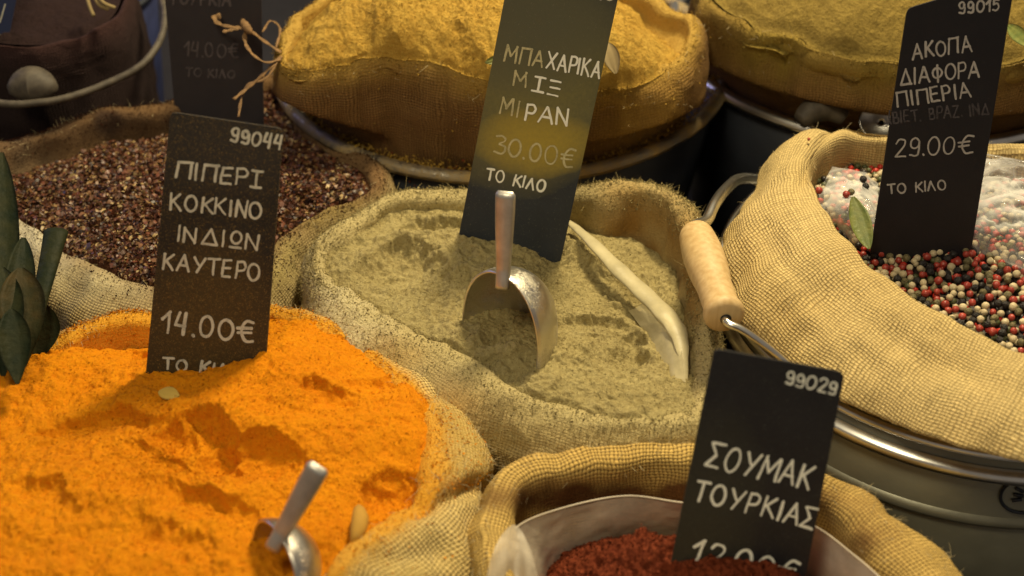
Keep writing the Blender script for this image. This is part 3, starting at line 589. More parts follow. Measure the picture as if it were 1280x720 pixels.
# crumbs on the cuff of the chili sack, in the dusty tub
def crumbs(name, centres, m, label, n, spread, size):
    v = []; f = []
    for _ in range(n):
        c = np.array(centres[RNG.integers(0, len(centres))])+RNG.normal(0, 1, 3)*spread; s = RNG.uniform(.4, 1)*size
        t = RNG.normal(0, 1, (4, 3)); t /= np.linalg.norm(t, axis=1)[:, None]; b = len(v); v += list(c+t*s); f += [(b, b+1, b+2), (b, b+2, b+3), (b, b+3, b+1), (b+1, b+3, b+2)]
    return tag(obj(name, v, f, m, flat=True), label, 'crumbs', kind='stuff')

# ------------------------------------------------------------------ tubs and buckets
def tub(label, centre, R, m, rimm, depth=.2, taper=.82, rim=.006, name='metal_tub', band=None):
    root = empty(name, (centre[0], centre[1], centre[2]-depth), label, 'tub' if name == 'metal_tub' else 'bucket')
    b = MB(); b.lathe([(0, -depth), (R*taper, -depth), (R*(taper+.35*(1-taper)), -depth*.62), (R-.001, 0), (R-.004, 0), (R*taper-.003, -depth+.003), (0, -depth+.003)], centre, 160); b.build('body', m, root)
    b = MB(); a = np.linspace(0, 2*math.pi, 13); pr = [(R+rim*math.cos(q)*1.0, rim*math.sin(q)*.9) for q in a]
    b.lathe(pr, centre, 200); b.build('rim', rimm, root)
    if band:
        for zz in band:
            rr = R*(1+(taper-1)*(-zz/depth)); b = MB(); b.lathe([(rr-.001, zz+.005), (rr+.002, zz+.003), (rr+.003, zz), (rr+.002, zz-.003), (rr-.002, zz-.005)], centre, 160); b.build('band', m, root)
    return root
L0, R0 = P(350, 92), P(908, 92); CT = P(629, 92); RT = (R0[0]-L0[0])/2
CT = np.array([-.0091, .3441, 0]); RT = .1983
tubY = tub('dusty dark metal tub holding the brown sack of yellow powder', (CT[0], CT[1]-.004, 0), RT, M['tub_dark'], M['rim_dusty'])
CO = P(1150, 60); tub('metal tub with silver rim holding the big sack at the back right', (.342, .387, 0), .1946, M['tub_dark'], M['steel'])

bucket = tub('olive grey metal bucket with double steel rim holding the peppercorn sack', (CB[0], CB[1], -.012), RB, M['tub'], M['steel'], name='metal_bucket', rim=.0032, taper=.93, depth=.2, band=(-.062,))
b = MB(); rr = RB+.001; b.lathe([(rr-.001, -.0105), (rr+.0035, -.0125), (rr+.0055, -.0155), (rr+.005, -.0185), (rr+.002, -.0215), (rr-.003, -.023)], (CB[0], CB[1], -.012), 200); b.build('rim', M['steel'], bucket)
# bail wire with turned wooden grip
gt, gb = P(868, 288, .040), P(907, 398, .040)
b = MB(); tt = np.linspace(0, 1, 30)[:, None]; ax = gt+(gb-gt)*tt; t = tt[:, 0]
rad = .0118+.0022*np.sin(np.clip((t-.05)/.6, 0, 1)*math.pi)+.0022*smooth(.86, .97, t); rad[0] = .0075; rad[1] = .0108; rad[-1] = .0105; rad[-2] = .0132
b.tube(ax, rad, 28); b.build('grip', M['wood'], bucket)
b = MB(); dirg = (gb-gt)/np.linalg.norm(gb-gt)
b.tube([gb+dirg*.0003, gb+dirg*.0012], .0036, 16); b.build('grip_hole', simple('dark_hole', (.02, .015, .01)), bucket)
wire = [gb-dirg*.01, gb+dirg*.004, P(925, 411, .038), P(945, 424, .032), P(975, 447, .020), P(1010, 478, .004), P(1035, 500, -.008)]
b = MB(); b.tube(cr_open(wire, 50), .0026, 12); b.build('handle_wire', M['steel'], bucket); b = MB(); b.tube(cr_open([gt+dirg*.01, gt-dirg*.004, P(883, 276, .034), P(893, 256, .032), P(906, 238, .024), P(924, 224, .012), P(950, 226, -.012), P(985, 240, -.05)], 40), .0042, 12); b.build('handle_wire', M['steel'], bucket)
# embossed round mark on the bucket
ang = math.atan2(P(1285, 632, -.05)[1]-CB[1], P(1285, 632, -.05)[0]-CB[0])
def onbucket(da, z):
    rr = RB*(1+(.93-1)*(-z/.2))+.0008; return (CB[0]+rr*math.cos(ang+da), CB[1]+rr*math.sin(ang+da), -.012+z)
b = MB(); b.tube([onbucket(.017*math.cos(q)/RB, -.033+.017*math.sin(q)) for q in np.linspace(0, 2*math.pi, 40)], .0011, 8, cap=False)
for s_ in ([(-.009, .006), (-.004, .003)], [(-.009, 0), (-.003, -.001)], [(-.009, -.006), (-.003, -.004)], [(-.002, .008), (.002, -.008)], [(.004, .006), (.009, .002)]):
    b.tube([onbucket(u/RB, -.033+v_) for u, v_ in s_], .0012, 6)
b.build('emblem', M['tub_dark'], bucket)

cr = []
for a in np.linspace(R_(175), R_(352), 120):
    cr.append((CT[0]+(RT-.006)*math.cos(a), CT[1]-.004+(RT-.006)*math.sin(a), .002))
crumbs('powder_crumbs', cr, M['yellow'], 'yellow brown crumbs fallen on the rim of the dusty tub', 4200, .0032, .0016)
crumbs('chili_crumbs', [(CT[0]+(RT-.016)*math.cos(a), CT[1]+(RT-.016)*math.sin(a), -.012) for a in np.linspace(R_(190), R_(290), 80)], M['sumac'], 'red brown crumbs lying between sack and tub wall', 5000, .007, .0022)

# ------------------------------------------------------------------ lettering
def circ_(cx, cy, rx, ry, a0=80, a1=-270, n=18): return [(cx+rx*math.cos(R_(a)), cy+ry*math.sin(R_(a))) for a in np.linspace(a0, a1, n)]
G = {
 'Π': (.78, [[(.02, 0), (.03, .98)], [(0, .97), (1, 1.0)], [(.93, 1), (.97, 0)]]), 'Ι': (.12, [[(.5, 1), (.5, 0)]]), '|': (.62, [[(.5, 1), (.5, 0)], [(.05, 1), (.95, 1)], [(0, 0), (1, 0)]]),
 'Ε': (.62, [[(.15, 1), (.05, .5), (.08, 0)], [(.1, .98), (.9, 1)], [(.08, .52), (.78, .52)], [(.08, .02), (.95, 0)]]), 'Ρ': (.6, [[(.08, 1), (.05, 0)], [(.08, .97), (.7, 1), (.98, .78), (.8, .5), (.1, .45)]]),
 'Κ': (.7, [[(.08, 1), (.05, 0)], [(.92, 1), (.1, .45)], [(.3, .56), (1, 0)]]), 'Ο': (.78, [circ_(.5, .5, .5, .5)]), 'Ν': (.72, [[(.05, 0), (.06, 1)], [(.06, .98), (.93, .03)], [(.93, 0), (.97, 1)]]),
 'Δ': (.8, [[(.5, 1), (0, .02)], [(.5, .98), (1, .05)], [(0, .02), (1, .02)]]), 'Ω': (.7, [circ_(.5, .62, .42, .38), [(.1, .02), (.9, 0)]]), 'Α': (.78, [[(.5, 1), (0, 0)], [(.5, .98), (1, 0)], [(.16, .36), (.84, .34)]]),
 'Υ': (.74, [[(0, 1), (.48, .48)], [(1, 1), (.3, 0)]]), 'Τ': (.74, [[(0, .97), (1, 1)], [(.5, .98), (.5, 0)]]), 'Μ': (.95, [[(.05, 0), (.1, 1)], [(.1, .98), (.5, .35)], [(.5, .35), (.9, .98)], [(.9, 1), (.97, 0)]]),
 'Χ': (.75, [[(0, 1), (1, 0)], [(1, 1), (0, 0)]]), 'Ξ': (.62, [[(.05, 1), (1, 1)], [(.12, .52), (.9, .52)], [(0, .02), (1, 0)]]), 'Λ': (.7, [[(.5, 1), (0, 0)], [(.5, .98), (1, 0)]]), 'Φ': (.75, [circ_(.5, .55, .5, .33), [(.5, 1.08), (.5, -.08)]]),
 'Σ': (.72, [[(1, 1), (.05, .97)], [(.05, .97), (.58, .5)], [(.58, .5), (0, .03)], [(0, .03), (1, 0)]]), 'Β': (.6, [[(.08, 1), (.05, 0)], [(.08, .98), (.75, .95), (.75, .58), (.1, .52)], [(.1, .5), (.95, .45), (.9, .04), (.06, .02)]]), 'Ζ': (.65, [[(0, 1), (1, 1)], [(.97, .98), (.02, .02)], [(0, 0), (1, 0)]]),
 '0': (.7, [circ_(.5, .5, .5, .5)]), '1': (.42, [[(0, .62), (.85, 1)], [(.88, 1), (.8, 0)]]), '2': (.66, [[(.05, .78), (.3, 1), (.8, .95), (.85, .65), (.1, .05)], [(.08, .03), (1, .02)]]), '3': (.62, [[(.05, .95), (.6, 1), (.9, .78), (.4, .55)], [(.4, .54), (1, .4), (.8, .03), (0, .05)]]),
 '4': (.62, [[(.25, 1), (.0, .42)], [(0, .42), (.85, .40)], [(.8, 1), (.75, 0)]]), '5': (.6, [[(.95, 1), (.2, 1)], [(.2, 1), (.12, .58)], [(.12, .58), (.7, .66), (.95, .3), (.5, 0), (0, .08)]]), '9': (.62, [circ_(.5, .7, .42, .28, 20, -330), [(.93, .75), (.95, .3), (.8, .02), (.1, .06)]]),
 '€': (.85, [[(1, .95), (.6, 1), (.3, .7), (.28, .3), (.55, .02), (1, .05)], [(0, .62), (.85, .66)], [(.05, .4), (.8, .44)]]), '.': (.08, [[(.3, .06), (.7, 0)]]), '(': (.2, [[(1, 1.1), (.1, .5), (1, -.1)]]), ')': (.2, [[(0, 1.1), (.9, .5), (0, -.1)]]), ' ': (.45, []), '/': (.3, [[(1, 1), (0, 0)]]), '-': (.3, [[(0, .4), (1, .5)]]),
}
LIFT = [0]
def write(root, text, a, b_, h, p0, n, m, width=3.0, slant=.0, gap=.26):
    """strokes laid flat on the card's own plane"""
    tot = sum(G[c][0] for c in text)+gap*(len(text)-1); a = np.array(a, float); b_ = np.array(b_, float)
    e = (b_-a)/tot; L = np.linalg.norm(b_-a); d = (b_-a)/L; upp = np.array([d[1], -d[0]])+d*slant; x = 0; V = []; F = []
    for ch in text:
        wd, strokes = G[ch]; jit = RNG.normal(0, .028, 3); sh_ = RNG.normal(0, .05)
        for st in strokes:
            st = np.array(st, float)
            if len(st) > 2 and len(st) < 10: st = cr_open(st, 16)
            elif len(st) == 2: st = np.array([st[0]+(st[1]-st[0])*q for q in np.linspace(0, 1, 7)])
            wob = noise(np.stack([np.arange(len(st))*.5, np.full(len(st), x*7.), np.zeros(len(st))], 1), 1, 3)*.02
            xs = x+st[:, 0]*wd*(1+RNG.normal(0, .04))+jit[0]+wob+st[:, 1]*sh_*wd; ys = st[:, 1]*(1+jit[1])+jit[2]+wob
            p2 = a+np.outer(xs, e)+np.outer(ys*h, upp)
            t = np.gradient(p2, axis=0); t /= np.linalg.norm(t, axis=1)[:, None]+1e-9; nn = np.stack([-t[:, 1], t[:, 0]], 1)
            # rounded ends
            p2 = np.vstack([p2[0]-t[0]*width*.42, p2[0]-t[0]*width*.25, p2, p2[-1]+t[-1]*width*.25, p2[-1]+t[-1]*width*.42]); nn = np.vstack([nn[0], nn[0], nn, nn[-1], nn[-1]])
            ww = width*.5*(RNG.uniform(.86, 1.14)+.30*noise(np.stack([np.arange(len(p2))*.35, np.full(len(p2), x*3+RNG.uniform(0, 9)), np.zeros(len(p2))], 1), 1, 5)+.08*RNG.normal(0, .5, len(p2))); ww[0] = ww[-1] = width*.18; ww[1] = ww[-2] = width*.42
            LIFT[0] = (LIFT[0]+1) % 24; off = n*(.00022+.000022*LIFT[0]); pl = p0+off
            l = p2+nn*ww[:, None]; r = p2-nn*ww[:, None]; q1 = onplane(l[:, 0], l[:, 1], pl, n); q2 = onplane(r[:, 0], r[:, 1], pl, n); b0 = len(V)
            for i in range(len(p2)): V += [q1[i], q2[i]]
            F += [(b0+2*i, b0+2*i+1, b0+2*i+3, b0+2*i+2) for i in range(len(p2)-1)]
        x += wd+gap
    return obj('lettering', V, F, m, root, flat=True)
def card(corners, base, lean, turn, m, label, lines, thick=.0016, round_=0.004):
    """corners TL TR BR BL of the visible face; base = point where it stands"""
    p0 = P(*base); n = np.array([math.sin(turn)*math.cos(lean), -math.cos(turn)*math.cos(lean), math.sin(lean)])
    c = np.array([onplane(x, y, p0, n) for x, y in corners])
    # rounded corners
    ring = []; uvq = []; uvc = np.array([(0, 1), (1, 1), (1, 0), (0, 0)], float)
    for i in range(4):
        a, b_, d = c[i-1], c[i], c[(i+1) % 4]; ua, ub, ud = uvc[i-1], uvc[i], uvc[(i+1) % 4]
        f1 = round_/np.linalg.norm(a-b_); f2 = round_/np.linalg.norm(d-b_)
        for t in np.linspace(0, 1, 5):
            w1 = (1-t)**2*f1; w2 = t*t*f2; ring.append(b_+(a-b_)*w1+(d-b_)*w2); uvq.append(ub+(ua-ub)*w1+(ud-ub)*w2)
    k = len(ring); ring = np.array(ring); V = np.concatenate([ring, ring-n*thick]); U = np.concatenate([uvq, uvq])
    F = [tuple(range(k))[::-1], tuple(range(k, 2*k))]+[(i, (i+1) % k, k+(i+1) % k, k+i) for i in range(k)]
    root = empty('price_card', c[2:].mean(0), label, 'price card'); root['group'] = 'hand lettered black price cards'
    obj('card', V, F, m, root, flat=True, uv=U)
    for ln in lines: write(root, *ln[:4], p0, n, *ln[4:])
    return root

sl1 = slate('slate_card_specked', (.016, .015, .013), (.20, .13, .04), .13, band=[(.45, .25, .7, .34, (.075, .050, .016), .75), (.5, .9, .8, .2, (.04, .035, .03), .6)])
sl2 = slate('slate_card_yellow_sheen', (.026, .032, .042), (.20, .19, .12), .05, band=[(.42, .60, .95, .38, (.17, .155, .06), 1.0), (.55, .42, .60, .13, (.40, .30, .045), .9), (.3, .82, .8, .26, (.10, .10, .065), .9)])  # bands paint a yellow reflection and grey sheen into the card's colour
sl3 = slate('slate_card_clean', (.011, .0095, .012), (.06, .05, .05), .0)
sl4 = slate('slate_card_scuffed', (.017, .0165, .019), (.10, .10, .08), .07, band=[(.1, .3, .5, .5, (.045, .045, .03), .6)])
sl5 = slate('slate_card_far', (.030, .026, .030), (.05, .045, .045), .0)
I, IM, ID, IF, IY = M['ink'], M['ink_mid'], M['ink_dim'], M['ink_faint'], M['ink_yel']
card([(213, 140), (354, 161), (331, 472), (179, 500)], (258, 462, .012), R_(14), R_(0), sl1, 'speckled black price card reading 14.00 stuck in the orange powder',
     [('99044', (288, 176), (351, 187), 17, IM, 3.4), ('ΠΙΠΕΡ|', (219, 222), (328, 234), 20, IM, 3.2), ('ΚΟΚΚΙΝΟ', (213, 262), (326, 274), 20, IM, 3.0), ('ΙΝΔΙΩΝ', (221, 301), (323, 313), 19, IM, 3.0), ('ΚΑΥΤΕΡΟ', (203, 336), (324, 351), 20, IM, 3.0), ('14.00€', (202, 416), (317, 428), 26, IM, 3.8), ('ΤΟ ΚΙΛΟ', (204, 461), (300, 472), 14, IM, 3.4)])
card([(640, -50), (780, -36), (700, 330), (569, 318)], (640, 312, .004), R_(9), R_(0), sl2, 'tall price card with painted yellow sheen reading 30.00 behind the large scoop',
     [('99010', (706, -10), (766, 2), 14, IM, 2.8), ('ΜΠΑ', (630, 75), (678, 84), 20, IY, 2.6), ('ΧΑΡΙΚΑ', (683, 85), (749, 98), 20, I, 2.7), ('Μ', (641, 107), (658, 110), 18, IY, 2.4), ('|Ξ', (664, 113), (698, 120), 18, I, 2.7), ('ΜΙ', (625, 142), (647, 146), 20, IY, 2.6), ('ΡΑΝ', (656, 149), (708, 158), 21, I, 2.8), ('30.00€', (616, 191), (715, 210), 23, IY, 2.4), ('ΤΟ ΚΙΛΟ', (607, 224), (679, 240), 14, I, 2.6)])
card([(1134, 11), (1270, -30), (1212, 326), (1087, 322)], (1150, 312, .030), R_(12), R_(-4), sl3, 'clean black price card reading 29.00 standing in the peppercorns',
     [('99015', (1198, 17), (1249, 13), 14, ID, 2.6, .1), ('ΑΚΟΠΑ', (1141, 74), (1214, 64), 19, ID, 2.7, .1), ('ΔΙΑΦΟΡΑ', (1126, 106), (1224, 95), 19, ID, 2.6, .1), ('ΠΙΠΕΡΙΑ', (1122, 133), (1214, 121), 18, ID, 2.6), ('(ΒΙΕΤ. ΒΡΑΖ. ΙΝΔ', (1112, 154), (1236, 143), 14, IF, 2.2), ('29.00€', (1118, 196), (1214, 192), 22, ID, 2.4, .1), ('ΤΟ ΚΙΛΟ', (1110, 242), (1182, 237), 12, ID, 2.2)])
card([(893, 436), (1056, 466), (1003, 742), (831, 742)], (925, 712, -.016), R_(16), R_(0), sl4, 'black price card with bright white letters reading 12.00 stuck in the sumac',
     [('99029', (981, 479), (1044, 494), 16, I, 2.5), ('ΣΟΥΜΑΚ', (881, 583), (1011, 612), 30, I, 3.2, .12), ('ΤΟΥΡΚΙΑΣ', (866, 624), (1016, 661), 25, I, 3.2, .08), ('12.00€', (862, 700), (990, 732), 29, I, 3.8, .12)])
card([(203, -40), (326, -36), (330, 160), (220, 158)], (275, 150, .008), R_(10), R_(3), sl5, 'dim price card with faint letters standing behind the chili flakes',
     [('ΤΟΥΡΚΙΑ', (212, 4), (288, 8), 16, M['ink_far'], 3), ('14.00€', (230, 70), (298, 72), 17, M['ink_far'], 2.6), ('ΤΟ ΚΙΛΟ', (232, 95), (292, 98), 10, M['ink_far'], 2.2)])
card([(-60, -40), (28, -40), (6, 72), (-80, 60)], (-20, 62, .06), R_(12), R_(10), slate('slate_card_blue', (.02, .028, .075), (.05, .06, .1), 0), 'bluish card corner with white marks at the far top left',
     [('/', (0, 28), (7, 28), 22, IM, 2), ('-', (-2, 48), (5, 48), 10, IM, 2)])

# ------------------------------------------------------------------ scoops
def scoop(label, foot, yaw, Wd, Dp, Hh, A, handle_len, hw, m, mh, bury=.03, hdir=None):
    F0 = np.array(foot); A = np.array(A, float); A /= np.linalg.norm(A)
    S = np.array([math.cos(yaw), -math.sin(yaw), 0]); S -= A*np.dot(S, A); S /= np.linalg.norm(S); B = np.cross(A, S); 
    if B[1] < 0: B = -B
    root = empty('scoop', F0, label, 'scoop')
    nt_, nf = 40, 40; V = []; 
    for off in (0.0, .0009):
        for i in range(nt_):
            q = i/(nt_-1); t = -bury+(Hh+bury)*math.sin(q*math.pi/2) if False else -bury+(Hh+bury)*q
            y = max(0, (t-Hh*.15)/(Hh*.85)); w_ = (max(0, 1-y**2.3))**.5
            for j in range(nf):
                ph = math.pi*j/(nf-1); a = (Wd+off)*w_+off*.3; d = (Dp+off)*w_**1.0
                V.append(F0+A*(t+off*y)+S*math.cos(ph)*a+B*math.sin(ph)*d)
    F = []; k = nt_*nf
    for i in range(nt_-1):
        for j in range(nf-1):
            a = i*nf+j; F += [(a, a+1, a+nf+1, a+nf), (k+a, k+a+nf, k+a+nf+1, k+a+1)]
        for j in (0, nf-1): a = i*nf+j; F.append((a, a+nf, k+a+nf, k+a))
    obj('bowl', V, F, m, root)
    # rolled lip round the mouth
    b = MB(); lip = []
    for j, qs in ((0, range(nt_)), (nf-1, range(nt_-1, -1, -1))):
        lip += [V[i*nf+j] for i in qs]
    b.tube(lip, .0009, 8); b.build('lip', m, root)
    # channel handle
    top = F0+A*Hh; H = np.array(hdir if hdir is not None else A, float); H /= np.linalg.norm(H)
    Sx = np.array([1.0, -.25, 0]); Sx -= H*np.dot(Sx, H); Sx /= np.linalg.norm(Sx); Nf = np.cross(Sx, H); Nf = Nf if Nf[1] < 0 else -Nf
    rows = 30; V = []; F = []; cs = 12
    for i in range(rows):
        q = i/(rows-1); ww = hw*(.36+.14*smooth(0, .9, q)); 
        endr = math.sqrt(max(0, 1-((q-.965)/.035)**2)) if q > .965 else 1
        ww *= .75+.25*endr; c = top-H*.008+H*(handle_len+.008)*q + Nf*(.001-.006*(1-smooth(0, .18, q))*-0.2)
        for j in range(cs):
            a = 2*math.pi*j/cs; V.append(c+Sx*ww*math.copysign(abs(math.cos(a))**.7, math.cos(a))+Nf*(.0026*endr+.0002)*math.copysign(abs(math.sin(a))**.8, math.sin(a))*(1.2 if q < .15 else 1))
    for i in range(rows-1):
        for j in range(cs): F.append((i*cs+j, i*cs+(j+1) % cs, (i+1)*cs+(j+1) % cs, (i+1)*cs+j))
    F += [tuple(range(cs))[::-1], tuple((rows-1)*cs+j for j in range(cs))]
    obj('handle', V, F, mh, root)
    b = MB(); hc = top+H*handle_len*.87+Nf*.0026; b.tube([hc, hc+Nf*.0006], .0016, 14); b.build('rivet', M['steel'], root)
    return root
scoop('large aluminium scoop standing upright in the grey green powder', P(624, 441, -.004), R_(42), .0335, .042, .062, (.05, .06, 1), .058, .0130, M['alu_dusty'], M['alu_handle'], hdir=(.03, .22, 1))
scoop('small aluminium scoop with leaning handle sunk in the orange powder', P(342, 716, .006), R_(56), .026, .024, .029, (.22, .05, 1), .052, .0125, M['alu_orange'], M['alu_handle'], hdir=(.46, .14, .86))

# ------------------------------------------------------------------ plastic
def sheet(name, rows, m, parent=None, label=None, cat=None, nu=60, nv=24, crumple=.003, seed=0, f=40):
    rows = [cr_open([P(*q) for q in r], nu) for r in rows]; rows = np.array(rows); g = np.array([cr_open(rows[:, i], nv) for i in range(nu)])
    d = (np.abs(ridged(g, f, 3, seed))**.8-.4)*crumple*2.0 + fbm(g, f*.5, 2, seed+4)*crumple
    g = g+np.array([.25, -.5, .8])*d[..., None]
    o = obj(name, g.reshape(-1, 3), grid_faces(nu, nv, False), m, parent)
    if label: tag(o, label, cat)
    return o
# liner in the sumac sack: hangs on the inside from a folded top edge
root = empty('plastic_liner', P(860, 700, -.08), 'milky plastic liner with folded edge inside the sumac sack', 'plastic liner')
sheet('sheet', [[(628, 760, .0), (632, 700, -.004), (645, 662, -.010), (700, 638, -.016), (780, 622, -.018), (850, 630, -.018), (930, 640, -.018), (1010, 656, -.016), (1070, 698, -.012), (1115, 738, -.008), (1150, 800, -.008)],
                [(650, 770, -.03), (662, 715, -.03), (676, 690, -.035), (712, 668, -.038), (782, 655, -.040), (850, 655, -.040), (930, 664, -.040), (1000, 682, -.038), (1046, 722, -.034), (1084, 752, -.03), (1110, 810, -.03)],
                [(680, 790, -.07), (690, 745, -.07), (705, 722, -.07), (735, 702, -.07), (790, 690, -.075), (850, 690, -.075), (925, 698, -.075), (980, 716, -.07), (1020, 746, -.07), (1050, 776, -.07), (1080, 830, -.07)]], M['liner'], root, nu=140, nv=30, crumple=.0022, seed=3, f=22)
sheet('fold', [[(606, 735, .004), (613, 700, .008), (628, 668, .010), (645, 656, .010), (662, 680, .006), (676, 735, .0)], [(612, 760, -.006), (622, 725, -.002), (636, 700, .000), (648, 692, .000), (658, 712, -.002), (668, 755, -.01)],
               [(620, 790, -.02), (630, 770, -.02), (640, 760, -.02), (650, 755, -.02), (656, 765, -.02), (662, 790, -.02)]], M['liner'], root, crumple=.0015, seed=5)
b = MB(); b.tube(cr_open([P(*q) for q in [(632, 700, -.003), (645, 660, -.009), (700, 636, -.015), (780, 620, -.017), (850, 628, -.017), (930, 638, -.017), (1010, 654, -.015), (1070, 696, -.011), (1115, 736, -.007)]], 90), .0006, 8)
b.build('folded_edge', M['liner'], root)
# rolled plastic in the grey green powder
root = empty('plastic_roll', P(800, 400, -.02), 'rolled dusty plastic bag edge lying in the grey green powder', 'plastic bag')
b = MB(); pts = cr_open([P(*q) for q in [(711, 277, .010), (740, 303, .010), (772, 336, .007), (806, 368, .004), (834, 396, .003), (848, 418, .001), (854, 446, -.003), (857, 480, -.010)]], 70)
rr = np.interp(np.linspace(0, 1, 70), [0, .04, .3, .6, .72, .86, 1], [.0020, .0034, .0068, .0076, .0066, .0036, .0014])*(1+.05*np.sin(np.arange(70)*.7)); b.tube(pts, rr, 18, flat=.45, upv=(0.35, -.5, .8)); b.build('roll', M['rollbag'], root)
sheet('loose_sheet', [[(806, 376, .004), (828, 394, .004), (846, 416, .002), (853, 444, -.001), (857, 478, -.008)], [(796, 384, .000), (814, 398, .000), (828, 416, -.002), (836, 446, -.006), (842, 478, -.010)], [(786, 388, -.006), (800, 406, -.008), (810, 424, -.012), (818, 450, -.016), (830, 482, -.020)]], M['dustfilm'], root, crumple=.0007, seed=8)
# clear bags in the peppercorn sack
def crumpled_bag(label, rows, seed, cr_=.006):
    r = empty('plastic_bag', P(*rows[1][1]), label, 'plastic bag')
    sheet('film', rows, M['bag'], r, nu=120, nv=70, crumple=cr_*1.1, seed=seed, f=26)
    sheet('film', [[(x+4, y+6, z-.008) for x, y, z in rr_] for rr_ in rows], M['bag'], r, nu=90, nv=60, crumple=cr_, seed=seed+9, f=30)
    return r
crumpled_bag('crumpled clear plastic bag poking up left of the 29.00 card', [[(1034, 214, .045), (1056, 218, .045), (1078, 220, .045), (1094, 232, .04)], [(1022, 240, .040), (1050, 250, .048), (1076, 252, .046), (1096, 262, .038)], [(1026, 268, .034), (1054, 282, .040), (1076, 288, .038), (1098, 296, .03)], [(1040, 290, .018), (1066, 310, .018), (1084, 318, .018), (1100, 322, .018)]], 31)
crumpled_bag('shiny crumpled clear plastic bag right of the 29.00 card', [[(1208, 192, .044), (1245, 200, .048), (1285, 208, .048), (1330, 214, .04)], [(1204, 232, .048), (1244, 240, .058), (1290, 246, .056), (1335, 250, .04)], [(1204, 272, .044), (1240, 284, .052), (1285, 290, .054), (1335, 300, .04)], [(1206, 306, .026), (1232, 322, .03), (1270, 345, .032), (1330, 370, .02)]], 37, .008)
b = MB(); b.tube(cr_open([P(*q) for q in [(1212, 192, .050), (1240, 197, .054), (1290, 207, .054), (1330, 214, .05)]], 30), .0022, 8)
tag(b.build('plastic_bag_seam', M['bag']), 'folded seam of clear plastic behind the card beside the silver rim', 'plastic bag')

# ------------------------------------------------------------------ peppercorns
kP, LP, nP = crest_curve(PEPPER, 500)
poly = kP[:, :2]-nP*.006
pins = [(1100, 300, .026), (1200, 300, .028), (1300, 320, .028), (1120, 340, .022), (1180, 360, .026), (1260, 400, .026), (1330, 430, .024), (1050, 260, .026), (1240, 340, .030), (1400, 380, .026), (1150, 250, .022), (1300, 250, .022), (1030, 210, .02)]
pp = [P(*q)[:2] for q in pins]; base = tps(np.array(pp), np.array([q[2] for q in pins]), 1e-4)
gx, gy = np.meshgrid(np.linspace(poly[:, 0].min(), poly[:, 0].max(), 120), np.linspace(poly[:, 1].min(), poly[:, 1].max(), 120), indexing='ij')
gq = np.stack([gx, gy], -1); gz = base(gq)-.005; gg = np.concatenate([gq, gz[..., None]], -1).reshape(-1, 3)
ff = grid_faces(120, 120, False); cen = gg[ff].mean(1); ff = ff[inside(poly, cen[:, :2])]
RP = .0027
pos = []
q = RNG.uniform(poly.min(0), poly.max(0), (60000, 2)); q = q[inside(poly, q)]
cell = {}
def place(q, zoff, mind):
    out = []; cells = {}
    for p in q:
        key = (int(p[0]//mind), int(p[1]//mind)); bad = False
        for a in (-1, 0, 1):
            for b_ in (-1, 0, 1):
                for o in cells.get((key[0]+a, key[1]+b_), ()):
                    if (o[0]-p[0])**2+(o[1]-p[1])**2 < mind*mind: bad = True
        if not bad: cells.setdefault(key, []).append(p); out.append(p)
    out = np.array(out); z = base(out)+zoff+RNG.uniform(-.0012, .0016, len(out)); return np.concatenate([out, z[:, None]], 1)
p1 = place(q[:30000], 0, .0047); p2 = place(q[30000:], -.0030, .0050)
allp = np.concatenate([p1, p2]); x_, y_ = proj(allp)
front = np.arange(len(allp)) < len(p1)
# those the photograph shows: in frame, below the crest of the near cuff, not behind the card
crx, cry = proj(kP[:, :3]+np.array([0, 0, .002]))
lim = np.interp(x_, [1040, 1060, 1098, 1150, 1215, 1285, 1360], [300, 318, 352, 386, 420, 452, 478])
vis = front & (x_ > 1075) & (x_ < 1284) & (y_ > 300) & (y_ < lim+2)
idx = np.where(vis)[0]; idx = idx[np.argsort(-y_[idx])][:300]
def ico(sub=2):
    import bmesh
    bm = bmesh.new(); bmesh.ops.create_icosphere(bm, subdivisions=sub, radius=1); v = np.array([v.co[:] for v in bm.verts]); f = [[q.index for q in g.verts] for g in bm.faces]; bm.free(); return v, f
iv, if_ = ico(2)
def pmat(name, c, c2, rough, bd): 
    m, nt, bs = new_mat(name); v = coords(nt); oi = nt.nodes.new('ShaderNodeObjectInfo'); n = nz(nt, v, 350, 3)
    c_ = mix(nt, ((n-.35)*2.5).clamp(), c2, c); r = X(oi.outputs['Random'])
    c_ = mix(nt, r*.55, c_, mix(nt, 1.0, c_, (.55, .5, .45), 'MULTIPLY')); nt.links.new(c_, bs.inputs['Base Color']); setp(bs, rough=rough, spec=.45); bump(nt, bs, nz(nt, v, 700, 3), bd); return m
KINDS = {'red': (pmat('pink_pepper_skin', (.52, .075, .045), (.33, .045, .035), .32, .0004), .28, 1.0), 'black': (pmat('black_pepper_skin', (.035, .028, .025), (.012, .010, .010), .5, .0016), .19, 1.0),
         'white': (pmat('white_pepper_skin', (.74, .64, .42), (.58, .47, .28), .5, .0006), .31, .98), 'green': (pmat('green_pepper_skin', (.26, .21, .10), (.12, .11, .05), .55, .0014), .22, .95)}
names = list(KINDS); pr = [KINDS[k][1] for k in names]
protos = {}
for k in names:
    ms = []
    for s_ in range(3):
        v = iv*RP*KINDS[k][2]*(1+.10*noise(iv, 1.6, 5+s_)+(.07*noise(iv, 4, 9+s_) if k in ('black', 'green') else 0))[:, None]
        me = bpy.data.meshes.new(k+'_peppercorn'); me.from_pydata([tuple(q) for q in v], [], if_); me.materials.append(KINDS[k][0]); me.polygons.foreach_set('use_smooth', np.ones(len(me.polygons), bool)); ms.append(me)
    protos[k] = ms
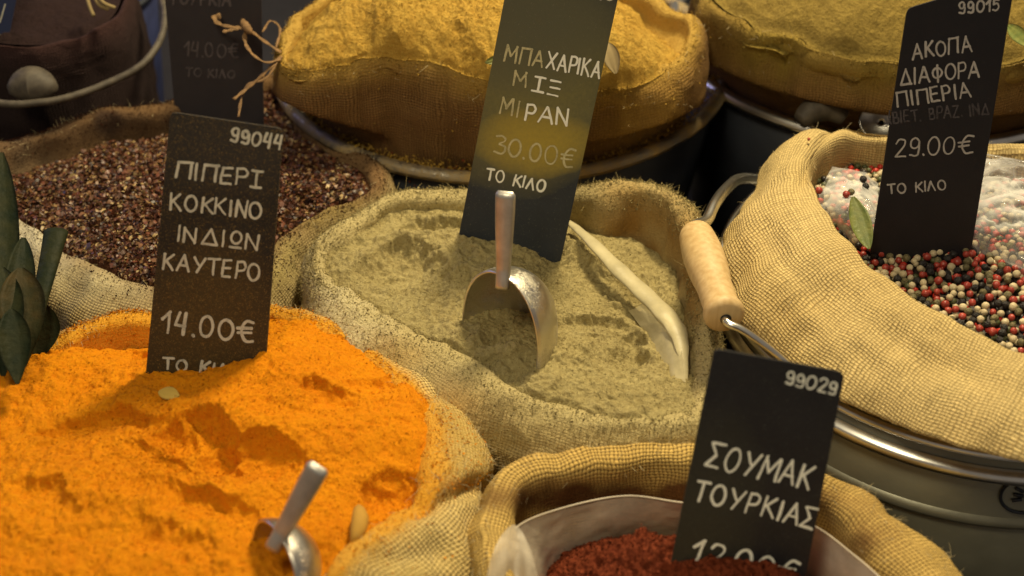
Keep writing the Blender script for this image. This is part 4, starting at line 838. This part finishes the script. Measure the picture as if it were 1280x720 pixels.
for i in idx:
    k = names[RNG.choice(4, p=pr)]; o = bpy.data.objects.new(k+'_peppercorn', protos[k][RNG.integers(0, 3)]); COL.objects.link(o)
    o.location = allp[i]; o.rotation_euler = RNG.uniform(0, 6, 3); s_ = RNG.uniform(.85, 1.12); o.scale = (s_, s_, s_*RNG.uniform(.92, 1))
    tag(o, {'red': 'shiny red peppercorn in the mixed heap under the 29.00 card', 'black': 'wrinkled black peppercorn in the mixed heap under the 29.00 card', 'white': 'cream white peppercorn in the mixed heap under the 29.00 card', 'green': 'dull green peppercorn in the mixed heap under the 29.00 card'}[k], 'peppercorn', k+' peppercorns in the mixed heap')
rest = np.setdiff1d(np.arange(len(allp)), idx); rest = rest[(x_[rest] < 1400)]
V = [gg]; F = []; Cc = [np.tile([.03, .02, .015, 1], (len(gg), 1))]; b0 = len(gg); iv1, if1 = ico(1)
tri = [np.concatenate([f, f[-1:]])[:4] for f in ff]
Fl = [tuple(f) for f in ff]
cols = {'red': (.50, .035, .02), 'black': (.025, .02, .018), 'white': (.58, .48, .30), 'green': (.09, .10, .04)}
for i in rest:
    k = names[RNG.choice(4, p=pr)]; s_ = RP*RNG.uniform(.85, 1.1); V.append(allp[i]+iv1*s_); Fl += [tuple(b0+q for q in f) for f in if1]; b0 += len(iv1); Cc.append(np.tile([*cols[k], 1], (len(iv1), 1)))
tag(obj('peppercorns', np.concatenate(V), Fl, vcol_mat('mixed_pepper', .4, .4), colour=np.concatenate(Cc)), 'rest of the mixed peppercorn heap under the plastic bags', 'peppercorns', kind='stuff')
# a few loose ones in the clear bag
for (x, y, z, k, lb) in [(1024, 238, .052, 'red', 'lone red peppercorn at the edge of the left plastic bag'), (1079, 224, .052, 'black', 'upper black peppercorn on the left plastic bag beside the card'), (1082, 233, .05, 'black', 'lower black peppercorn on the left plastic bag beside the card'), (1058, 243, .056, 'red', 'red peppercorn at the tip of the green leaf'), (1064, 240, .056, 'green', 'green peppercorn resting on the stalk of the green leaf')]:
    o = bpy.data.objects.new(k+'_peppercorn', protos[k][0]); COL.objects.link(o); o.location = P(x, y, z); tag(o, lb, 'peppercorn')
o = bpy.data.objects.new('red_peppercorn', protos['red'][1]); COL.objects.link(o); o.location = P(1011, 174, .058); o.scale = (.45,)*3; tag(o, 'tiny red crumb stuck on the clean burlap cuff', 'crumb')

# ------------------------------------------------------------------ leaves
def leaf(name, base, tip, wd, m, parent=None, label=None, curl=.25, face=None, thick=.0006, tipw=.5, cup=.3, cat='leaf'):
    base = np.array(base); tip = np.array(tip); ax = tip-base; L = np.linalg.norm(ax); ax /= L
    fc = np.array(face if face is not None else (CAMP-base)); fc = fc-ax*np.dot(fc, ax); fc /= np.linalg.norm(fc); sd = np.cross(ax, fc)
    nu, nv = 16, 9; V = []
    for s_ in (0, 1):
        for i in range(nu):
            t = i/(nu-1); ww = wd*.5*(math.sin(math.pi*min(1, (t*.96+.03))**(.55+tipw))**.75+.03)
            c = base+ax*L*t-fc*curl*L*t*t*.5
            for j in range(nv):
                q = 2*j/(nv-1)-1; V.append(c+sd*ww*q+fc*(cup*ww*q*q+.0006*(abs(q) < .01))-fc*thick*s_)
    k = nu*nv; F = []
    for i in range(nu-1):
        for j in range(nv-1): a = i*nv+j; F += [(a, a+1, a+nv+1, a+nv), (k+a, k+a+nv, k+a+nv+1, k+a+1)]
        for j in (0, nv-1): a = i*nv+j; F.append((a, a+nv, k+a+nv, k+a))
    o = obj(name, V, F, m, parent)
    if label: tag(o, label, cat)
    return o
leaf('green_leaf', P(1066, 246, .066), P(1087, 312, .044), .0135, M['leaf'], label='fresh green leaf standing against the 29.00 card in the peppercorns', curl=-.1)
leaf('green_leaf', P(1292, 60, .14), P(1256, 28, .13), .010, M['leaf'], label='dark green leaf tip right of the 29.00 card over the yellow green powder', curl=.1)
leaf('green_leaf', P(628, 72, .112), P(608, 78, .112), .006, M['leaf'], label='small green leaf scrap on the yellow powder beside the tall card')
root = empty('bay_sprig', P(25, 450, 0), 'dark bay leaf sprig standing between the chili sack and the orange powder', 'leaves')
lv = [((4, 470, .0), (2, 196, .06), .022, 'leaf_dark', -.05), ((14, 460, .01), (30, 292, .05), .020, 'leaf_dark', .1), ((30, 458, .015), (26, 332, .050), .028, 'leaf_brown', .1), ((4, 470, .02), (2, 330, .05), .026, 'leaf_dark', .1), ((48, 450, .0), (56, 380, .03), .022, 'leaf_dark', .0), ((22, 480, .02), (14, 385, .05), .020, 'leaf_dark', .1)]
for b_, t_, wd, mm, cu in lv: leaf('leaf', P(*b_), P(*t_), wd, M[mm], root, curl=cu, tipw=.75, cup=.45)
b = MB(); b.tube(cr_open([P(*q) for q in [(40, 425, .02), (50, 375, .034), (62, 325, .045), (70, 290, .052)]], 20), np.linspace(.004, .0085, 20), 14, flat=.6); b.build('rolled_leaf', M['leaf_dark'], root)
q = P(210, 492, .0); zz = float(hO(q[None, :2])[0]); leaf('bay_leaf_chip', P(198, 490, .016), P(224, 495, .016), .009, M['chip'], label='pale leaf chip lying on the orange powder near the card', face=(0, -.3, 1), curl=.0)
b = MB(); b.tube(cr_open([P(*q) for q in [(448, 632, .007), (450, 650, .010), (446, 668, .009), (440, 680, .006)]], 14), np.array([.001, .0028, .004, .0046, .005, .005, .005, .0048, .0045, .004, .0035, .003, .002, .001]), 10)
tag(b.build('dried_pod', M['pod']), 'small dried pod half buried in orange powder at the sack rim', 'pod')
leaf('dry_strip', P(770, 92, .105), P(758, 50, .120), .012, M['straw_pale'], label='pale translucent strip stuck in yellow powder right of the tall card', cat='strip')

# ------------------------------------------------------------------ raffia tie and stems
root = empty('raffia_tie', P(308, 34, .09), 'raffia strands knotted at the left edge of the yellow sack', 'raffia tie')
for pts, r in [([(352, 66, .085), (334, 54, .09), (318, 42, .09), (308, 34, .092), (300, 12, .09), (296, -8, .09)], .0016), ([(350, 74, .083), (332, 78, .086), (314, 66, .088), (306, 50, .09), (308, 34, .094)], .0018), ([(352, 70, .084), (334, 88, .08), (312, 108, .07), (292, 124, .066)], .0016),
               ([(346, 78, .083), (332, 98, .076), (310, 106, .07), (302, 122, .064), (298, 146, .06)], .0012), ([(308, 34, .095), (292, 34, .095), (274, 30, .095), (268, 22, .097), (276, 20, .098)], .0022), ([(308, 34, .095), (296, 36, .096), (278, 40, .095)], .0024), ([(345, 60, .088), (350, 36, .09), (338, 26, .09), (328, 40, .09)], .001)]:
    b = MB(); b.tube(cr_open([P(*q) for q in pts], 26), np.full(26, r)*(1+.3*np.sin(np.arange(26)*1.3+r*4e3)), 8, flat=.3); b.build('strand', M['straw'], root)
b = MB(); b.tube(cr_open([P(302, 26, .095), P(308, 34, .097), P(314, 42, .095)], 10), np.array([.001, .002, .003, .0036, .0032, .0036, .003, .0032, .002, .001]), 10); b.build('knot', M['straw'], root)

# ------------------------------------------------------------------ far left bucket
CL = P(66, -16, .03)
bk = tub('dark bucket with wooden gripped handle at the far top left', (CL[0], CL[1], .03), .095, M['blue'], M['tub_dark'], name='metal_bucket', depth=.2, rim=.003)
b = MB(); b.tube(cr_open([P(*q) for q in [(196, -20, .08), (206, 15, .07), (200, 50, .06), (176, 82, .052), (130, 106, .046), (84, 122, .044), (50, 128, .044), (10, 130, .044), (-40, 122, .044)]], 60), .0030, 10); b.build('handle_wire', M['wood_dark'], bk)
b = MB(); gpts = cr_open([P(70, 110, .05), P(40, 106, .05), P(10, 112, .05)], 20); b.tube(gpts, .0150*np.sin(np.linspace(.12, math.pi-.12, 20))**.7, 20); b.build('grip', M['wood_dark'], bk)
DARK = [(-120, 10, .07, .008, .03), (-60, 42, .07, .008, .03), (20, 56, .07, .008, .03), (90, 50, .07, .008, .03), (140, 25, .07, .008, .03), (158, -15, .07, .008, .03), (140, -60, .07, .008, .03), (60, -100, .07, .008, .03), (-60, -90, .07, .008, .03), (-120, -40, .07, .008, .03)]
sack('burlap_sack', DARK, M['burlap_dark'], 'dark purple brown sack in the bucket at the far top left', dust=(.06, .03, .03), seed=29, N=300, floor=-.05, bottom_in=0, depth_in=.03)
powder('dried_herb', DARK, powder_mat('dark_dried_herb', (.02, .012, .012), (.035, .02, .02), (.07, .04, .035)), 'dark dried herb filling the far left sack', 'spice', [(20, 0, .085)], seed=31, nr_=60, N=300, edge=-.002)
root = empty('dry_twig', P(125, 5, .09), 'pale curled dry stems on the dark sack at the top left', 'stems')
for pts in ([(108, -6, .10), (112, 8, .095), (117, 20, .09)], [(122, -6, .10), (130, 4, .096), (144, 10, .092)], [(116, -8, .1), (124, 6, .094), (136, 12, .09)]):
    b = MB(); b.tube(cr_open([P(*q) for q in pts], 12), .0016, 8); b.build('stem', M['straw_pale'], root)

# ------------------------------------------------------------------ bucket ears and grips behind the pepper sack
b = MB(); b.tube(cr_open([P(*q) for q in [(1000, 152, .03), (1016, 138, .036), (1036, 136, .036), (1056, 148, .03)]], 24), .0105*np.sin(np.linspace(.4, math.pi-.3, 24))**.5, 20)
tag(b.build('wooden_grip', M['wood_dark']), 'worn wooden handle grip showing behind the clean burlap cuff', 'handle grip')
c = P(1102, 152, .03); b = MB(); n_ = np.array([-.2, -.75, .6]); n_ /= np.linalg.norm(n_); e1 = np.cross(n_, [0, 0, 1]); e1 /= np.linalg.norm(e1); e2 = np.cross(e1, n_)
V = []; rings = 8; sg = 36
for i in range(rings):
    r_ = .0145*(i+1)/rings
    for k in range(sg): a = 2*math.pi*k/sg; V.append(c+e1*r_*math.cos(a)*1.15+e2*r_*math.sin(a)-n_*.005*(1-(i/rings)**2))
F = [tuple(range(sg))]+[(i*sg+k, i*sg+(k+1) % sg, (i+1)*sg+(k+1) % sg, (i+1)*sg+k) for i in range(rings-1) for k in range(sg)]
b.add(V, F); b.tube([c+e1*.0145*1.15*math.cos(a)+e2*.0145*math.sin(a) for a in np.linspace(0, 2*math.pi, 40)], .0008, 8, cap=False)
tag(b.build('metal_spoon', M['alu']), 'round metal spoon bowl half hidden behind the 29.00 card', 'spoon')
